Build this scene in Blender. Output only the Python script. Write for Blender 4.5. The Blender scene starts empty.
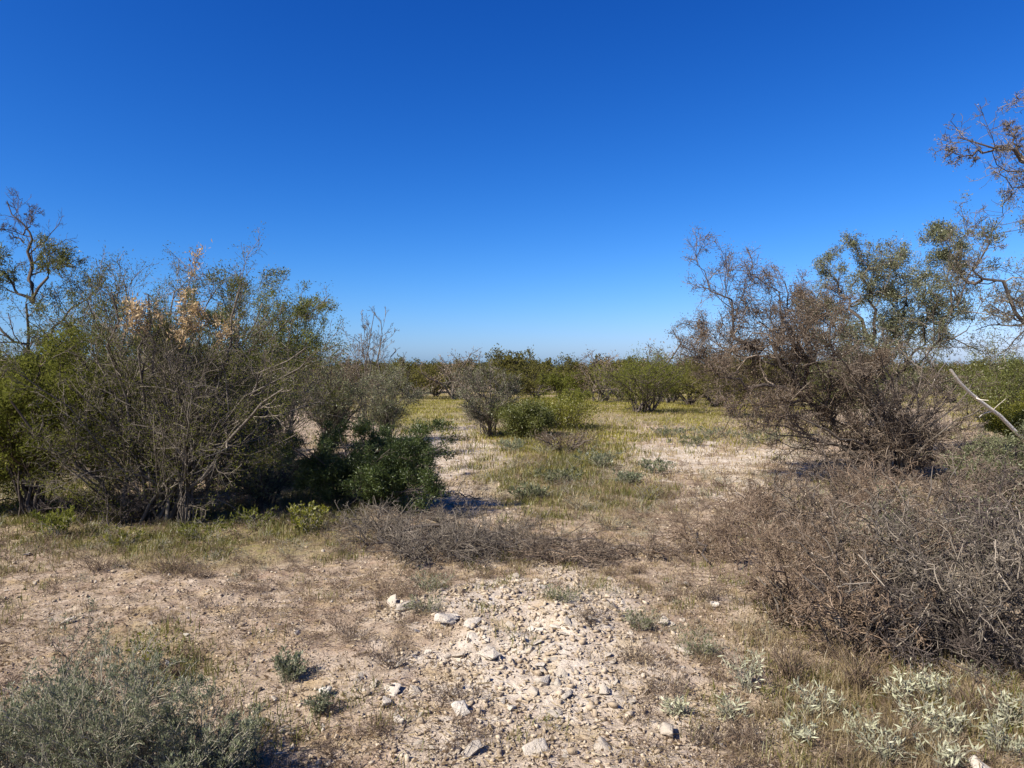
import bpy, math, random
import numpy as np
from mathutils import Vector, Euler

sc = bpy.context.scene
COL = sc.collection
R = math.radians
rng = np.random.default_rng(7)

# ------------------------------------------------------------------ camera
F = 740.0
EYE = 1.65
PITCH = math.atan(12 / F)
cd = bpy.data.cameras.new('camera'); cam = bpy.data.objects.new('camera', cd); COL.objects.link(cam)
cd.sensor_width = 36; cd.lens = F / 1024 * 36; cd.clip_start = 0.05; cd.clip_end = 4000
cam.location = (0, 0, EYE); cam.rotation_euler = (math.pi / 2 - PITCH, 0, 0)
sc.camera = cam
CP, SP = math.cos(PITCH), math.sin(PITCH)

def ray(px, py):
    u = (px - 512) / F; v = (384 - py) / F
    return np.array([u, CP + v * SP, -SP + v * CP])

def at(px, py, d):
    """world point seen at pixel (px, py), d metres in front of the camera"""
    r = ray(px, py)
    return np.array([0, 0, EYE]) + r * (d / r[1])

# ------------------------------------------------------------------ ground height
def vnoise(x, y, seed=0):
    xi = np.floor(x).astype(np.int64); yi = np.floor(y).astype(np.int64)
    fx = x - xi; fy = y - yi
    fx = fx * fx * (3 - 2 * fx); fy = fy * fy * (3 - 2 * fy)
    def h(a, b):
        n = (a * 374761393 + b * 668265263 + seed * 982451653) & 0xffffffff
        n = ((n ^ (n >> 13)) * 1274126177) & 0xffffffff
        return ((n ^ (n >> 16)) & 0xffff) / 65535.0
    a = h(xi, yi); b = h(xi + 1, yi); c = h(xi, yi + 1); d = h(xi + 1, yi + 1)
    return (a * (1 - fx) + b * fx) * (1 - fy) + (c * (1 - fx) + d * fx) * fy

RUB = (0.02, 4.75)      # middle of the caliche rubble
def height(x, y):
    x = np.asarray(x, float); y = np.asarray(y, float)
    z = 0.16 * (vnoise(x / 6, y / 6, 1) - .5) + 0.07 * (vnoise(x / 1.7, y / 1.7, 2) - .5)
    z = z + 0.035 * (vnoise(x / .42, y / .42, 3) - .5) + 0.02 * (vnoise(x / .16, y / .16, 4) - .5) + 0.011 * (vnoise(x / .07, y / .07, 8) - .5)
    q = ((x - RUB[0]) / .85) ** 2 + ((y - RUB[1]) / .8) ** 2
    z = z + np.exp(-q) * (.05 + .06 * (vnoise(x / .2, y / .2, 5) - .5))
    return z

def gpt(px, py):
    r = ray(px, py)
    z = 0.0
    for _ in range(4):
        t = (z - EYE) / r[2]
        p = np.array([0, 0, EYE]) + r * t
        z = float(height(p[0], p[1]))
    return p

def project(x, y, z=0):
    """pixel where a point of the ground is seen (used to lay out the patches of ground cover)"""
    dz = z - EYE
    yc = y * CP - dz * SP
    zc = y * SP + dz * CP
    yc = np.maximum(yc, .2)
    return 512 + F * x / yc, 384 - F * zc / yc

# ------------------------------------------------------------------ materials
def ramp(nt, cols):
    n = nt.nodes.new('ShaderNodeValToRGB')
    e = n.color_ramp.elements
    while len(e) < len(cols): e.new(.5)
    for i, c in enumerate(cols):
        e[i].position = i / max(1, len(cols) - 1); e[i].color = (*c, 1)
    return n

def leaf_mat(name, cols, trans=.42, clump=.55, gloss=.03):
    m = bpy.data.materials.new(name); m.use_nodes = True; nt = m.node_tree; nt.nodes.clear()
    out = nt.nodes.new('ShaderNodeOutputMaterial')
    g = nt.nodes.new('ShaderNodeNewGeometry'); r = ramp(nt, cols)
    tc = nt.nodes.new('ShaderNodeTexCoord'); nz = nt.nodes.new('ShaderNodeTexNoise'); nz.inputs['Scale'].default_value = 2.3
    nz.inputs['Detail'].default_value = 2
    nt.links.new(tc.outputs['Object'], nz.inputs['Vector'])
    oi = nt.nodes.new('ShaderNodeObjectInfo')
    # leaf-to-leaf colour, mixed with slow drift between whole sprigs
    mx = nt.nodes.new('ShaderNodeMapRange'); mx.inputs[1].default_value = .25; mx.inputs[2].default_value = .75
    nt.links.new(nz.outputs[0], mx.inputs[0])
    a = nt.nodes.new('ShaderNodeMix'); a.inputs[0].default_value = clump
    nt.links.new(g.outputs['Random Per Island'], a.inputs[2]); nt.links.new(mx.outputs[0], a.inputs[3])
    nt.links.new(a.outputs[0], r.inputs[0])
    hs = nt.nodes.new('ShaderNodeHueSaturation')
    mv = nt.nodes.new('ShaderNodeMapRange'); mv.inputs[3].default_value = .85; mv.inputs[4].default_value = 1.15
    nt.links.new(oi.outputs['Random'], mv.inputs[0]); nt.links.new(mv.outputs[0], hs.inputs['Value'])
    nt.links.new(r.outputs[0], hs.inputs['Color'])
    d = nt.nodes.new('ShaderNodeBsdfDiffuse'); t = nt.nodes.new('ShaderNodeBsdfTranslucent')
    gl = nt.nodes.new('ShaderNodeBsdfGlossy'); gl.inputs['Roughness'].default_value = .45
    s = nt.nodes.new('ShaderNodeMixShader'); s.inputs[0].default_value = trans
    s2 = nt.nodes.new('ShaderNodeMixShader'); s2.inputs[0].default_value = gloss
    for k in (d, t): nt.links.new(hs.outputs[0], k.inputs[0])
    nt.links.new(d.outputs[0], s.inputs[1]); nt.links.new(t.outputs[0], s.inputs[2])
    nt.links.new(s.outputs[0], s2.inputs[1]); nt.links.new(gl.outputs[0], s2.inputs[2])
    nt.links.new(s2.outputs[0], out.inputs[0])
    return m

def bark_mat(name, cols, scale=30):
    m = bpy.data.materials.new(name); m.use_nodes = True; nt = m.node_tree
    b = nt.nodes['Principled BSDF']; b.inputs['Roughness'].default_value = .85; b.inputs['Specular IOR Level'].default_value = .25
    g = nt.nodes.new('ShaderNodeNewGeometry'); r = ramp(nt, cols)
    tc = nt.nodes.new('ShaderNodeTexCoord'); nz = nt.nodes.new('ShaderNodeTexNoise'); nz.inputs['Scale'].default_value = scale; nz.inputs['Detail'].default_value = 3
    nt.links.new(tc.outputs['Object'], nz.inputs['Vector'])
    a = nt.nodes.new('ShaderNodeMix'); a.inputs[0].default_value = .28
    nt.links.new(g.outputs['Random Per Island'], a.inputs[2]); nt.links.new(nz.outputs[0], a.inputs[3])
    nt.links.new(a.outputs[0], r.inputs[0]); nt.links.new(r.outputs[0], b.inputs['Base Color'])
    bp = nt.nodes.new('ShaderNodeBump'); bp.inputs['Strength'].default_value = .5; bp.inputs['Distance'].default_value = .01
    nt.links.new(nz.outputs[0], bp.inputs['Height']); nt.links.new(bp.outputs[0], b.inputs['Normal'])
    return m

M = {
 'bark_dark': bark_mat('dark_bark', [(.035, .028, .024), (.075, .06, .05), (.12, .10, .085)]),
 'bark_grey': bark_mat('grey_bark', [(.035, .029, .024), (.095, .08, .066), (.22, .19, .155)]),
 'twig_grey': bark_mat('grey_twigs', [(.03, .024, .018), (.11, .092, .072), (.31, .265, .21)]),
 'twig_brown': bark_mat('brown_twigs', [(.03, .022, .016), (.11, .083, .062), (.29, .235, .18)]),
 'twig_red': bark_mat('reddish_brown_twigs', [(.045, .029, .02), (.14, .098, .068), (.31, .235, .17)]),
 'twig_dark': bark_mat('dark_twigs', [(.03, .024, .022), (.075, .06, .052), (.14, .11, .095)]),
 'bleached': bark_mat('bleached_wood', [(.48, .43, .35), (.64, .58, .49), (.76, .71, .62)]),
 'sage_stem': bark_mat('sage_stems', [(.15, .14, .10), (.26, .24, .18), (.38, .35, .27)]),
 'mesquite': leaf_mat('mesquite_leaves', [(.05, .060, .014), (.115, .128, .030), (.20, .205, .055)]),
 'mesquite_far': leaf_mat('far_mesquite_leaves', [(.062, .058, .018), (.118, .110, .031), (.18, .162, .054)], gloss=.0),
 'greygreen': leaf_mat('grey_green_leaves', [(.085, .095, .045), (.155, .165, .082), (.24, .24, .13)]),
 'yellowgreen': leaf_mat('yellow_green_leaves', [(.09, .10, .010), (.17, .17, .02), (.26, .24, .035)]),
 'limegreen': leaf_mat('fresh_green_leaves', [(.065, .078, .014), (.135, .145, .030), (.22, .22, .05)], gloss=.0),
 'juniper': leaf_mat('dark_green_leaves', [(.028, .044, .012), (.065, .092, .024), (.13, .16, .045)]),
 'tan': leaf_mat('dry_tan_leaves', [(.26, .175, .085), (.40, .285, .15), (.50, .38, .22)]),
 'deadleaf': leaf_mat('dead_brown_leaves', [(.065, .044, .028), (.165, .115, .075), (.31, .23, .155)]),
 'redleaf': leaf_mat('rusty_leaves', [(.11, .072, .042), (.20, .14, .085), (.31, .235, .145)]),
 'greyleaf': leaf_mat('weathered_leaves', [(.12, .095, .075), (.22, .18, .145), (.34, .29, .24)]),
 'sage': leaf_mat('sage_leaves', [(.085, .10, .055), (.16, .175, .10), (.26, .27, .165)]),
 'silver': leaf_mat('silver_leaves', [(.22, .22, .13), (.36, .36, .24), (.50, .49, .36)], trans=.2),
 'straw': leaf_mat('dry_grass', [(.17, .125, .06), (.30, .23, .12), (.42, .34, .19)]),
 'olivegrass': leaf_mat('olive_grass', [(.085, .085, .018), (.155, .15, .035), (.25, .225, .075)]),
 'yellowgrass': leaf_mat('yellow_green_grass', [(.14, .128, .020), (.25, .222, .036), (.33, .29, .072)]),
}

def rock_mat(name, cols):
    m = bpy.data.materials.new(name); m.use_nodes = True; nt = m.node_tree
    b = nt.nodes['Principled BSDF']; b.inputs['Roughness'].default_value = .93; b.inputs['Specular IOR Level'].default_value = .15
    tc = nt.nodes.new('ShaderNodeTexCoord'); g = nt.nodes.new('ShaderNodeNewGeometry'); oi = nt.nodes.new('ShaderNodeObjectInfo')
    nz = nt.nodes.new('ShaderNodeTexNoise'); nz.inputs['Scale'].default_value = 14; nz.inputs['Detail'].default_value = 6; nz.inputs['Roughness'].default_value = .65
    nt.links.new(tc.outputs['Object'], nz.inputs['Vector'])
    ad = nt.nodes.new('ShaderNodeMath'); ad.operation = 'ADD'
    nt.links.new(g.outputs['Random Per Island'], ad.inputs[0]); nt.links.new(oi.outputs['Random'], ad.inputs[1])
    fr = nt.nodes.new('ShaderNodeMath'); fr.operation = 'FRACT'; nt.links.new(ad.outputs[0], fr.inputs[0])
    a = nt.nodes.new('ShaderNodeMix'); a.inputs[0].default_value = .5
    nt.links.new(fr.outputs[0], a.inputs[2]); nt.links.new(nz.outputs[0], a.inputs[3])
    r = ramp(nt, cols); nt.links.new(a.outputs[0], r.inputs[0]); nt.links.new(r.outputs[0], b.inputs['Base Color'])
    bp = nt.nodes.new('ShaderNodeBump'); bp.inputs['Strength'].default_value = .7; bp.inputs['Distance'].default_value = .02
    nt.links.new(nz.outputs[0], bp.inputs['Height']); nt.links.new(bp.outputs[0], b.inputs['Normal'])
    return m
M['rock'] = rock_mat('caliche_rock', [(.30, .255, .20), (.45, .395, .325), (.57, .515, .44)])
M['whiterock'] = rock_mat('white_limestone', [(.42, .37, .31), (.56, .51, .44), (.66, .62, .55)])
M['gravel'] = rock_mat('gravel_stone', [(.17, .125, .085), (.35, .28, .20), (.55, .475, .37)])

def ground_mat():
    m = bpy.data.materials.new('desert_soil'); m.use_nodes = True; nt = m.node_tree; L = nt.links
    b = nt.nodes['Principled BSDF']; b.inputs['Roughness'].default_value = .95; b.inputs['Specular IOR Level'].default_value = .1
    tc = nt.nodes.new('ShaderNodeTexCoord')
    def noise(s, det=5, rough=.6):
        n = nt.nodes.new('ShaderNodeTexNoise'); n.inputs['Scale'].default_value = s; n.inputs['Detail'].default_value = det; n.inputs['Roughness'].default_value = rough
        L.new(tc.outputs['Object'], n.inputs['Vector']); return n
    def mix(fac, c1, c2, f=None):
        x = nt.nodes.new('ShaderNodeMix'); x.data_type = 'RGBA'
        if fac is None: x.inputs[0].default_value = f
        else: L.new(fac, x.inputs[0])
        for i, c in ((6, c1), (7, c2)):
            if isinstance(c, tuple): x.inputs[i].default_value = (*c, 1)
            else: L.new(c, x.inputs[i])
        return x.outputs[2]
    def mr(s, a, b_, lo=0, hi=1):
        n = nt.nodes.new('ShaderNodeMapRange'); L.new(s, n.inputs[0])
        for i, v in enumerate((a, b_, lo, hi)): n.inputs[i + 1].default_value = v
        return n.outputs[0]
    n1 = noise(1.3); n2 = noise(9); n3 = noise(45, 4, .7); n4 = noise(140, 2)
    r = ramp(nt, [(.175, .128, .090), (.30, .228, .165), (.42, .34, .255)]); L.new(mr(n2.outputs[0], .3, .7), r.inputs[0])
    r2 = ramp(nt, [(.33, .272, .21), (.47, .40, .32), (.57, .505, .42)]); L.new(mr(n2.outputs[0], .3, .7), r2.inputs[0])
    at_ = nt.nodes.new('ShaderNodeAttribute'); at_.attribute_name = 'pale'
    at2 = nt.nodes.new('ShaderNodeAttribute'); at2.attribute_name = 'weedy'
    pm = nt.nodes.new('ShaderNodeMath'); pm.operation = 'ADD'; L.new(at_.outputs['Fac'], pm.inputs[0]); L.new(mr(n1.outputs[0], .3, .7, -.3, .3), pm.inputs[1])
    c = mix(mr(pm.outputs[0], .15, .85), r.outputs[0], r2.outputs[0])
    n5 = noise(2.6, 3); n6 = noise(3.4, 3)
    c = mix(mr(n5.outputs[0], .52, .66, 0, .45), c, (.22, .135, .088))
    c = mix(mr(n6.outputs[0], .54, .68, 0, .5), c, (.34, .245, .115))
    wd = ramp(nt, [(.13, .115, .033), (.22, .19, .06)]); L.new(n3.outputs[0], wd.inputs[0])
    wm = nt.nodes.new('ShaderNodeMath'); wm.operation = 'MULTIPLY'; L.new(at2.outputs['Fac'], wm.inputs[0]); L.new(mr(n2.outputs[0], .35, .6, .2, 1), wm.inputs[1])
    c = mix(wm.outputs[0], c, wd.outputs[0])
    # litter specks: dark bits of dead leaf and pale grit
    c = mix(mr(n3.outputs[0], .56, .66, 0, .65), c, (.09, .06, .042))
    c = mix(mr(n4.outputs[0], .60, .70, 0, .6), c, (.50, .42, .32))
    L.new(c, b.inputs['Base Color'])
    bp = nt.nodes.new('ShaderNodeBump'); bp.inputs['Strength'].default_value = .9; bp.inputs['Distance'].default_value = .03
    sm = nt.nodes.new('ShaderNodeMath'); sm.operation = 'MULTIPLY_ADD'; L.new(n3.outputs[0], sm.inputs[0]); sm.inputs[1].default_value = .6; L.new(n2.outputs[0], sm.inputs[2])
    L.new(sm.outputs[0], bp.inputs['Height']); L.new(bp.outputs[0], b.inputs['Normal'])
    return m
M['ground'] = ground_mat()

# ------------------------------------------------------------------ mesh helpers
def mesh(name, V, faces, mat, smooth=False):
    """V (n,3); faces: list of int arrays (m,k)"""
    me = bpy.data.meshes.new(name)
    V = np.asarray(V, np.float32)
    me.vertices.add(len(V)); me.vertices.foreach_set('co', V.ravel())
    idx = np.concatenate([f.ravel() for f in faces]).astype(np.int32)
    cnt = np.concatenate([np.full(len(f), f.shape[1]) for f in faces])
    st = np.concatenate([[0], np.cumsum(cnt)[:-1]]).astype(np.int32)
    me.loops.add(len(idx)); me.loops.foreach_set('vertex_index', idx)
    me.polygons.add(len(cnt)); me.polygons.foreach_set('loop_start', st)
    try: me.polygons.foreach_set('loop_total', cnt.astype(np.int32))
    except Exception: pass
    if smooth: me.polygons.foreach_set('use_smooth', np.ones(len(cnt), bool))
    me.update(calc_edges=True); me.validate()
    me.materials.append(mat)
    return me

def obj(name, me, parent=None, loc=None):
    o = bpy.data.objects.new(name, me); COL.objects.link(o)
    if parent is not None: o.parent = parent
    if loc is not None: o.location = loc
    return o

def thing(name, label, cat, loc=(0, 0, 0), group=None):
    o = bpy.data.objects.new(name, None); COL.objects.link(o); o.location = loc; o.empty_display_size = .2
    return tag(o, label, cat, group)

def tag(o, label, cat, group=None):
    o['label'] = label; o['category'] = cat
    if group: o['group'] = group
    return o

def norm(v): return v / np.maximum(np.linalg.norm(v, axis=-1, keepdims=True), 1e-9)

def resample(P, K, jit=0.0, r=None):
    """smooth polyline through control points, K segments"""
    P = np.asarray(P, float)
    # one round of corner cutting keeps the limb organic
    if len(P) > 2:
        Q = [P[0]]
        for a, b in zip(P[:-1], P[1:]): Q += [a * .75 + b * .25, a * .25 + b * .75]
        Q.append(P[-1]); P = np.array(Q)
    d = np.concatenate([[0], np.cumsum(np.linalg.norm(np.diff(P, axis=0), axis=1))])
    t = np.linspace(0, d[-1], K + 1)
    X = np.stack([np.interp(t, d, P[:, i]) for i in range(3)], 1)
    if jit and r is not None:
        n = r.normal(0, jit * d[-1] / K, X.shape); n[0] = 0; X = X + n
    return X

def sprout(r, P, rad, n, length, ang, K, wob, up, t0=.15, rr=.6, rmin=.0012, taper=.35, rel=True, bias=None):
    """grow n children on each path of P (B,K+1,3): vectorised random walk"""
    B, Kp, _ = P.shape
    N = B * n
    par = np.repeat(np.arange(B), n)
    t = (t0 + (1 - t0) * r.random(N)) * (Kp - 1)
    i = np.minimum(t.astype(int), Kp - 2); f = (t - i)[:, None]
    p = P[par, i] * (1 - f) + P[par, i + 1] * f
    T = norm(P[par, i + 1] - P[par, i])
    pr = rad[par, i] * (1 - f[:, 0]) + rad[par, i + 1] * f[:, 0]
    q = norm(r.normal(size=(N, 3))); N1 = norm(np.cross(T, q))
    a = np.radians(r.uniform(ang[0], ang[1], N))[:, None]
    d = np.cos(a) * T + np.sin(a) * N1
    L = r.uniform(length[0], length[1], N)
    if rel:
        pl = np.linalg.norm(np.diff(P, axis=1), axis=2).sum(1)
        L = L * pl[par] * (1.1 - .6 * t / (Kp - 1))
    out = np.empty((N, K + 1, 3)); out[:, 0] = p
    st = (L / K)[:, None]
    upv = np.array([0, 0, up]) if bias is None else np.asarray(bias, float)
    for k in range(K):
        d = norm(d + r.normal(0, wob, (N, 3)) + upv / K)
        out[:, k + 1] = out[:, k] + d * st
    r0 = np.maximum(np.minimum(pr * rr, .03), rmin)
    rd = r0[:, None] * np.linspace(1, taper, K + 1)[None]
    return out, np.maximum(rd, rmin)

def tubes(P, rad, S=3):
    B, K1, _ = P.shape
    T = np.empty_like(P); T[:, 1:-1] = P[:, 2:] - P[:, :-2]; T[:, 0] = P[:, 1] - P[:, 0]; T[:, -1] = P[:, -1] - P[:, -2]
    T = norm(T)
    ref = np.where(np.abs(T[..., 2:3]) > .9, np.array([1., 0, 0]), np.array([0, 0, 1.]))
    A = norm(np.cross(T, ref)); Bn = np.cross(T, A)
    an = np.arange(S) * 2 * math.pi / S
    V = P[:, :, None] + rad[:, :, None, None] * (np.cos(an)[None, None, :, None] * A[:, :, None] + np.sin(an)[None, None, :, None] * Bn[:, :, None])
    base = (np.arange(B) * K1 * S)[:, None, None] + (np.arange(K1 - 1) * S)[None, :, None]
    s = np.arange(S)[None, None]; s2 = (s + 1) % S
    q = np.stack([base + s, base + s2, base + S + s2, base + S + s], -1).reshape(-1, 4)
    return V.reshape(-1, 3), [q]

def join(parts):
    Vs, Fs, o = [], {}, 0
    for V, F_ in parts:
        for f in F_: Fs.setdefault(f.shape[1], []).append(f + o)
        Vs.append(V); o += len(V)
    return np.concatenate(Vs), [np.concatenate(v) for v in Fs.values()]

def leaves(r, P, per, L, W, t0=.2, spread=.02, up=.3, along=.5):
    """per rhombic leaves on each path"""
    B, Kp, _ = P.shape
    N = int(B * per)
    par = r.integers(0, B, N)
    t = (t0 + (1 - t0) * r.random(N)) * (Kp - 1); i = np.minimum(t.astype(int), Kp - 2); f = (t - i)[:, None]
    p = P[par, i] * (1 - f) + P[par, i + 1] * f + r.normal(0, spread, (N, 3))
    T = norm(P[par, i + 1] - P[par, i])
    return leaf_quads(r, p, norm(T * along + norm(r.normal(size=(N, 3))) + np.array([0, 0, up])), L, W)

def leaf_quads(r, p, d, L, W):
    N = len(p)
    s = norm(np.cross(d, r.normal(size=(N, 3))))
    l = r.uniform(L[0], L[1], N)[:, None]; w = r.uniform(W[0], W[1], N)[:, None]
    n = np.cross(d, s)
    V = np.stack([p, p + d * l * .5 + s * w * .5 + n * w * .15, p + d * l, p + d * l * .5 - s * w * .5 + n * w * .15], 1)
    return V.reshape(-1, 3), [np.arange(N * 4).reshape(N, 4)]

def to_local(V, loc): return V - np.asarray(loc)

# ------------------------------------------------------------------ a woody plant
def woody(name, label, cat, loc, stems, seed, r0, levels, bark, twig, foliage=None, group=None, jit=.12, K=9, taper=.3, stem_parts=True, S=6, part='stem'):
    """stems: list of control-point lists in world space; levels: sprout kwargs; foliage: (material, per, L, W, kw) list"""
    r = np.random.default_rng(seed)
    root = thing(name, label, cat, tuple(loc), group)
    P = np.stack([resample(s, K, jit, r) for s in stems])
    r0 = np.asarray(r0 if np.ndim(r0) else [r0] * len(stems), float)
    rad = r0[:, None] * np.linspace(1, taper, K + 1)[None]
    if stem_parts:
        for i in range(len(stems)):
            V, f = tubes(P[i:i + 1], rad[i:i + 1], S)
            obj(part, mesh(part, to_local(V, loc), f, bark, True), root)
    else:
        stem_mesh = tubes(P, rad, S)
    gen = [(P, rad)]
    for lv in levels:
        lv = dict(lv); src = lv.pop('src', -1)
        gen.append(sprout(r, *gen[src], **lv))
    tw = [tubes(p, q, 4 if i == 0 else 3) for i, (p, q) in enumerate(gen[1:])]
    if not stem_parts:
        whole = bark is twig        # a small herb: stalks and side shoots are one growth
        V, f = join([stem_mesh] + (tw if whole else [])); obj(part, mesh(part, to_local(V, loc), f, bark, True), root)
        if whole: tw = []
    if tw:
        V, f = join(tw); obj('branches', mesh('branches', to_local(V, loc), f, twig), root)
    for (fm, gi, per, L, W, kw) in (foliage or []):
        kw = dict(kw); mask = kw.pop('mask', None); nm = kw.pop('name', 'foliage')
        PP = gen[gi][0]
        if mask is not None: PP = PP[mask(PP[:, -1])]
        if len(PP) == 0: continue
        V, f = leaves(r, PP, per, L, W, **kw)
        obj(nm, mesh(nm, to_local(V, loc), f, fm), root)
    return root

def fan(r, base, n, spread, h, lean=1.0, dz=.25, arch=.35, bx=.12):
    """n stems fanning out of a base: control points"""
    out = []
    for i in range(n):
        a = 2 * math.pi * (i + r.random()) / n
        q = spread * (.25 + .75 * math.sqrt(r.random()))
        hh = h * (1 - .4 * (q / spread) ** 2) * r.uniform(.72, 1.06)
        b = np.array(base) + np.array([r.normal(0, bx), r.normal(0, bx), -.05])
        e = np.array(base) + np.array([math.cos(a) * q, math.sin(a) * q, hh])
        m = b + (e - b) * np.array([.45, .45, .45 + arch * .5])
        out.append([b, m, e])
    return out

def copy_tree(src, label, loc, rot=0., scale=1., group=None):
    c = src.copy(); COL.objects.link(c); c.location = tuple(loc); c.rotation_euler = (0, 0, rot)
    c.scale = (scale,) * 3 if np.ndim(scale) == 0 else tuple(scale)
    c['label'] = label
    if group: c['group'] = group
    for ch in src.children:
        k = ch.copy(); COL.objects.link(k); k.parent = c
    return c

# ------------------------------------------------------------------ world and sun
EL, ROT = 42.0, -125.0
EXPO = 0.95
w = bpy.data.worlds.new('World'); sc.world = w; w.use_nodes = True
nt = w.node_tree; bg = nt.nodes['Background']
sky = nt.nodes.new('ShaderNodeTexSky'); sky.sky_type = 'NISHITA'; sky.sun_disc = False
sky.sun_elevation = R(EL); sky.sun_rotation = R(ROT); sky.altitude = 0; sky.air_density = .8; sky.dust_density = .8; sky.ozone_density = 1
# the deep, polarised blue of this sky: contrast and colour of the whole dome
sp = nt.nodes.new('ShaderNodeSeparateColor'); cb = nt.nodes.new('ShaderNodeCombineColor')
nt.links.new(sky.outputs[0], sp.inputs[0])
for c_, (pw, tn) in enumerate(((2.46, 2.427), (1.53, 1.516), (1.11, 1.84))):
    a_ = nt.nodes.new('ShaderNodeMath'); a_.operation = 'POWER'; a_.inputs[1].default_value = pw
    m_ = nt.nodes.new('ShaderNodeMath'); m_.operation = 'MULTIPLY'; m_.inputs[1].default_value = tn * .1 ** pw / (2 ** EXPO * .1)
    n_ = nt.nodes.new('ShaderNodeMath'); n_.operation = 'MINIMUM'; n_.inputs[1].default_value = 1.3 / (2 ** EXPO * .1)
    nt.links.new(sp.outputs[c_], a_.inputs[0]); nt.links.new(a_.outputs[0], m_.inputs[0]); nt.links.new(m_.outputs[0], n_.inputs[0]); nt.links.new(n_.outputs[0], cb.inputs[c_])
nt.links.new(cb.outputs[0], bg.inputs[0])
bg.inputs[1].default_value = 0.1
sd = bpy.data.lights.new('sun', 'SUN'); so = bpy.data.objects.new('sun', sd); COL.objects.link(so)
sd.energy = 5.0; sd.angle = R(.53); sd.color = (1, .93, .82)
sv = Vector((math.sin(R(ROT)) * math.cos(R(EL)), math.cos(R(ROT)) * math.cos(R(EL)), math.sin(R(EL))))
so.rotation_euler = sv.to_track_quat('Z', 'Y').to_euler(); so.location = (-20, 0, 30)
sc.view_settings.view_transform = 'Standard'; sc.view_settings.look = 'None'; sc.view_settings.gamma = 1
sc.view_settings.exposure = EXPO
sc.cycles.max_bounces = 9; sc.cycles.diffuse_bounces = 6; sc.cycles.transmission_bounces = 6
sc.cycles.filter_width = 1.5

# ------------------------------------------------------------------ ground sheet
def ell(px, py, blobs):
    """strength of soft elliptical patches at the ground seen round each pixel"""
    o = np.zeros_like(px)
    for (cx, cy, rx, ry, s) in blobs:
        q = ((px - cx) / rx) ** 2 + ((py - cy) / ry) ** 2
        o = np.maximum(o, s * np.clip(1.35 - 1.15 * q, 0, 1))
    return o
PALE = [(520, 640, 150, 85, 1), (560, 720, 260, 70, .6), (440, 452, 70, 38, .75), (480, 500, 60, 40, .45), (705, 457, 140, 13, 1), (745, 492, 55, 15, .8), (640, 466, 60, 9, .6),
        (800, 500, 150, 30, .3), (300, 690, 130, 60, .35), (150, 600, 220, 20, .25), (600, 445, 90, 12, .5), (700, 625, 100, 40, .3), (-250, 560, 160, 40, .5), (1250, 520, 200, 60, .4)]
WEED = [(195, 535, 190, 34, .9), (40, 500, 90, 40, .6), (420, 412, 60, 20, 1), (690, 410, 90, 14, 1), (570, 400, 220, 9, .9), (555, 470, 85, 48, .65),
        (310, 515, 60, 40, .9), (620, 500, 60, 30, .4), (1010, 405, 60, 30, .8), (900, 720, 190, 60, .25), (560, 425, 80, 14, .6), (150, 650, 60, 30, .4), (620, 410, 60, 12, .8),
        (800, 399, 400, 8, .8), (200, 399, 400, 8, .8)]
def masks(x, y):
    px, py = project(x, y)
    wob = 26 * (vnoise(x * .9, y * .5, 21) - .5) + 30 * (vnoise(x * 3, y * 2, 22) - .5)
    w2 = wob + np.clip(9 / y, .3, 2) * (40 * (vnoise(x * 1.6, y * 1.6, 23) - .5) + 45 * (vnoise(x * 5, y * 5, 24) - .5))
    return ell(px + w2, py + w2 * .55, PALE), ell(px + wob, py + wob * .35, WEED)

def ground():
    ang = np.concatenate([np.linspace(-58, 58, 620), np.linspace(58, 302, 50)[1:-1]])
    rr = np.concatenate([[.25, .7, 1.2, 1.6, 1.9], np.geomspace(2.1, 60, 420), np.geomspace(62, 2500, 26)])
    A, Rr = np.meshgrid(np.radians(ang), rr)
    x = Rr * np.sin(A); y = Rr * np.cos(A)
    z = height(x, y) * np.clip(1.6 - Rr / 300, 0, 1)
    V = np.stack([x, y, z], -1).reshape(-1, 3)
    na, nr = len(ang), len(rr)
    i, j = np.meshgrid(np.arange(nr - 1), np.arange(na), indexing='ij'); j2 = (j + 1) % na
    q = np.stack([i * na + j, i * na + j2, (i + 1) * na + j2, (i + 1) * na + j], -1).reshape(-1, 4)[:, ::-1]
    V = np.concatenate([V, [[0, 0, float(height(0, 0))]]])
    jj = np.arange(na); tri = np.stack([np.full(na, len(V) - 1), (jj + 1) % na, jj], 1)
    me = mesh('ground', V, [q, tri], M['ground'], True)
    pale, weed = masks(V[:, 0], V[:, 1])
    for nm, v in (('pale', pale), ('weedy', weed)):
        a = me.attributes.new(nm, 'FLOAT', 'POINT'); a.data.foreach_set('value', v.astype(np.float32))
    o = obj('ground', me); o['kind'] = 'structure'
    return o
g_ = ground()
if g_.data.polygons[1000].normal.z < 0: g_.data.flip_normals()

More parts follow.
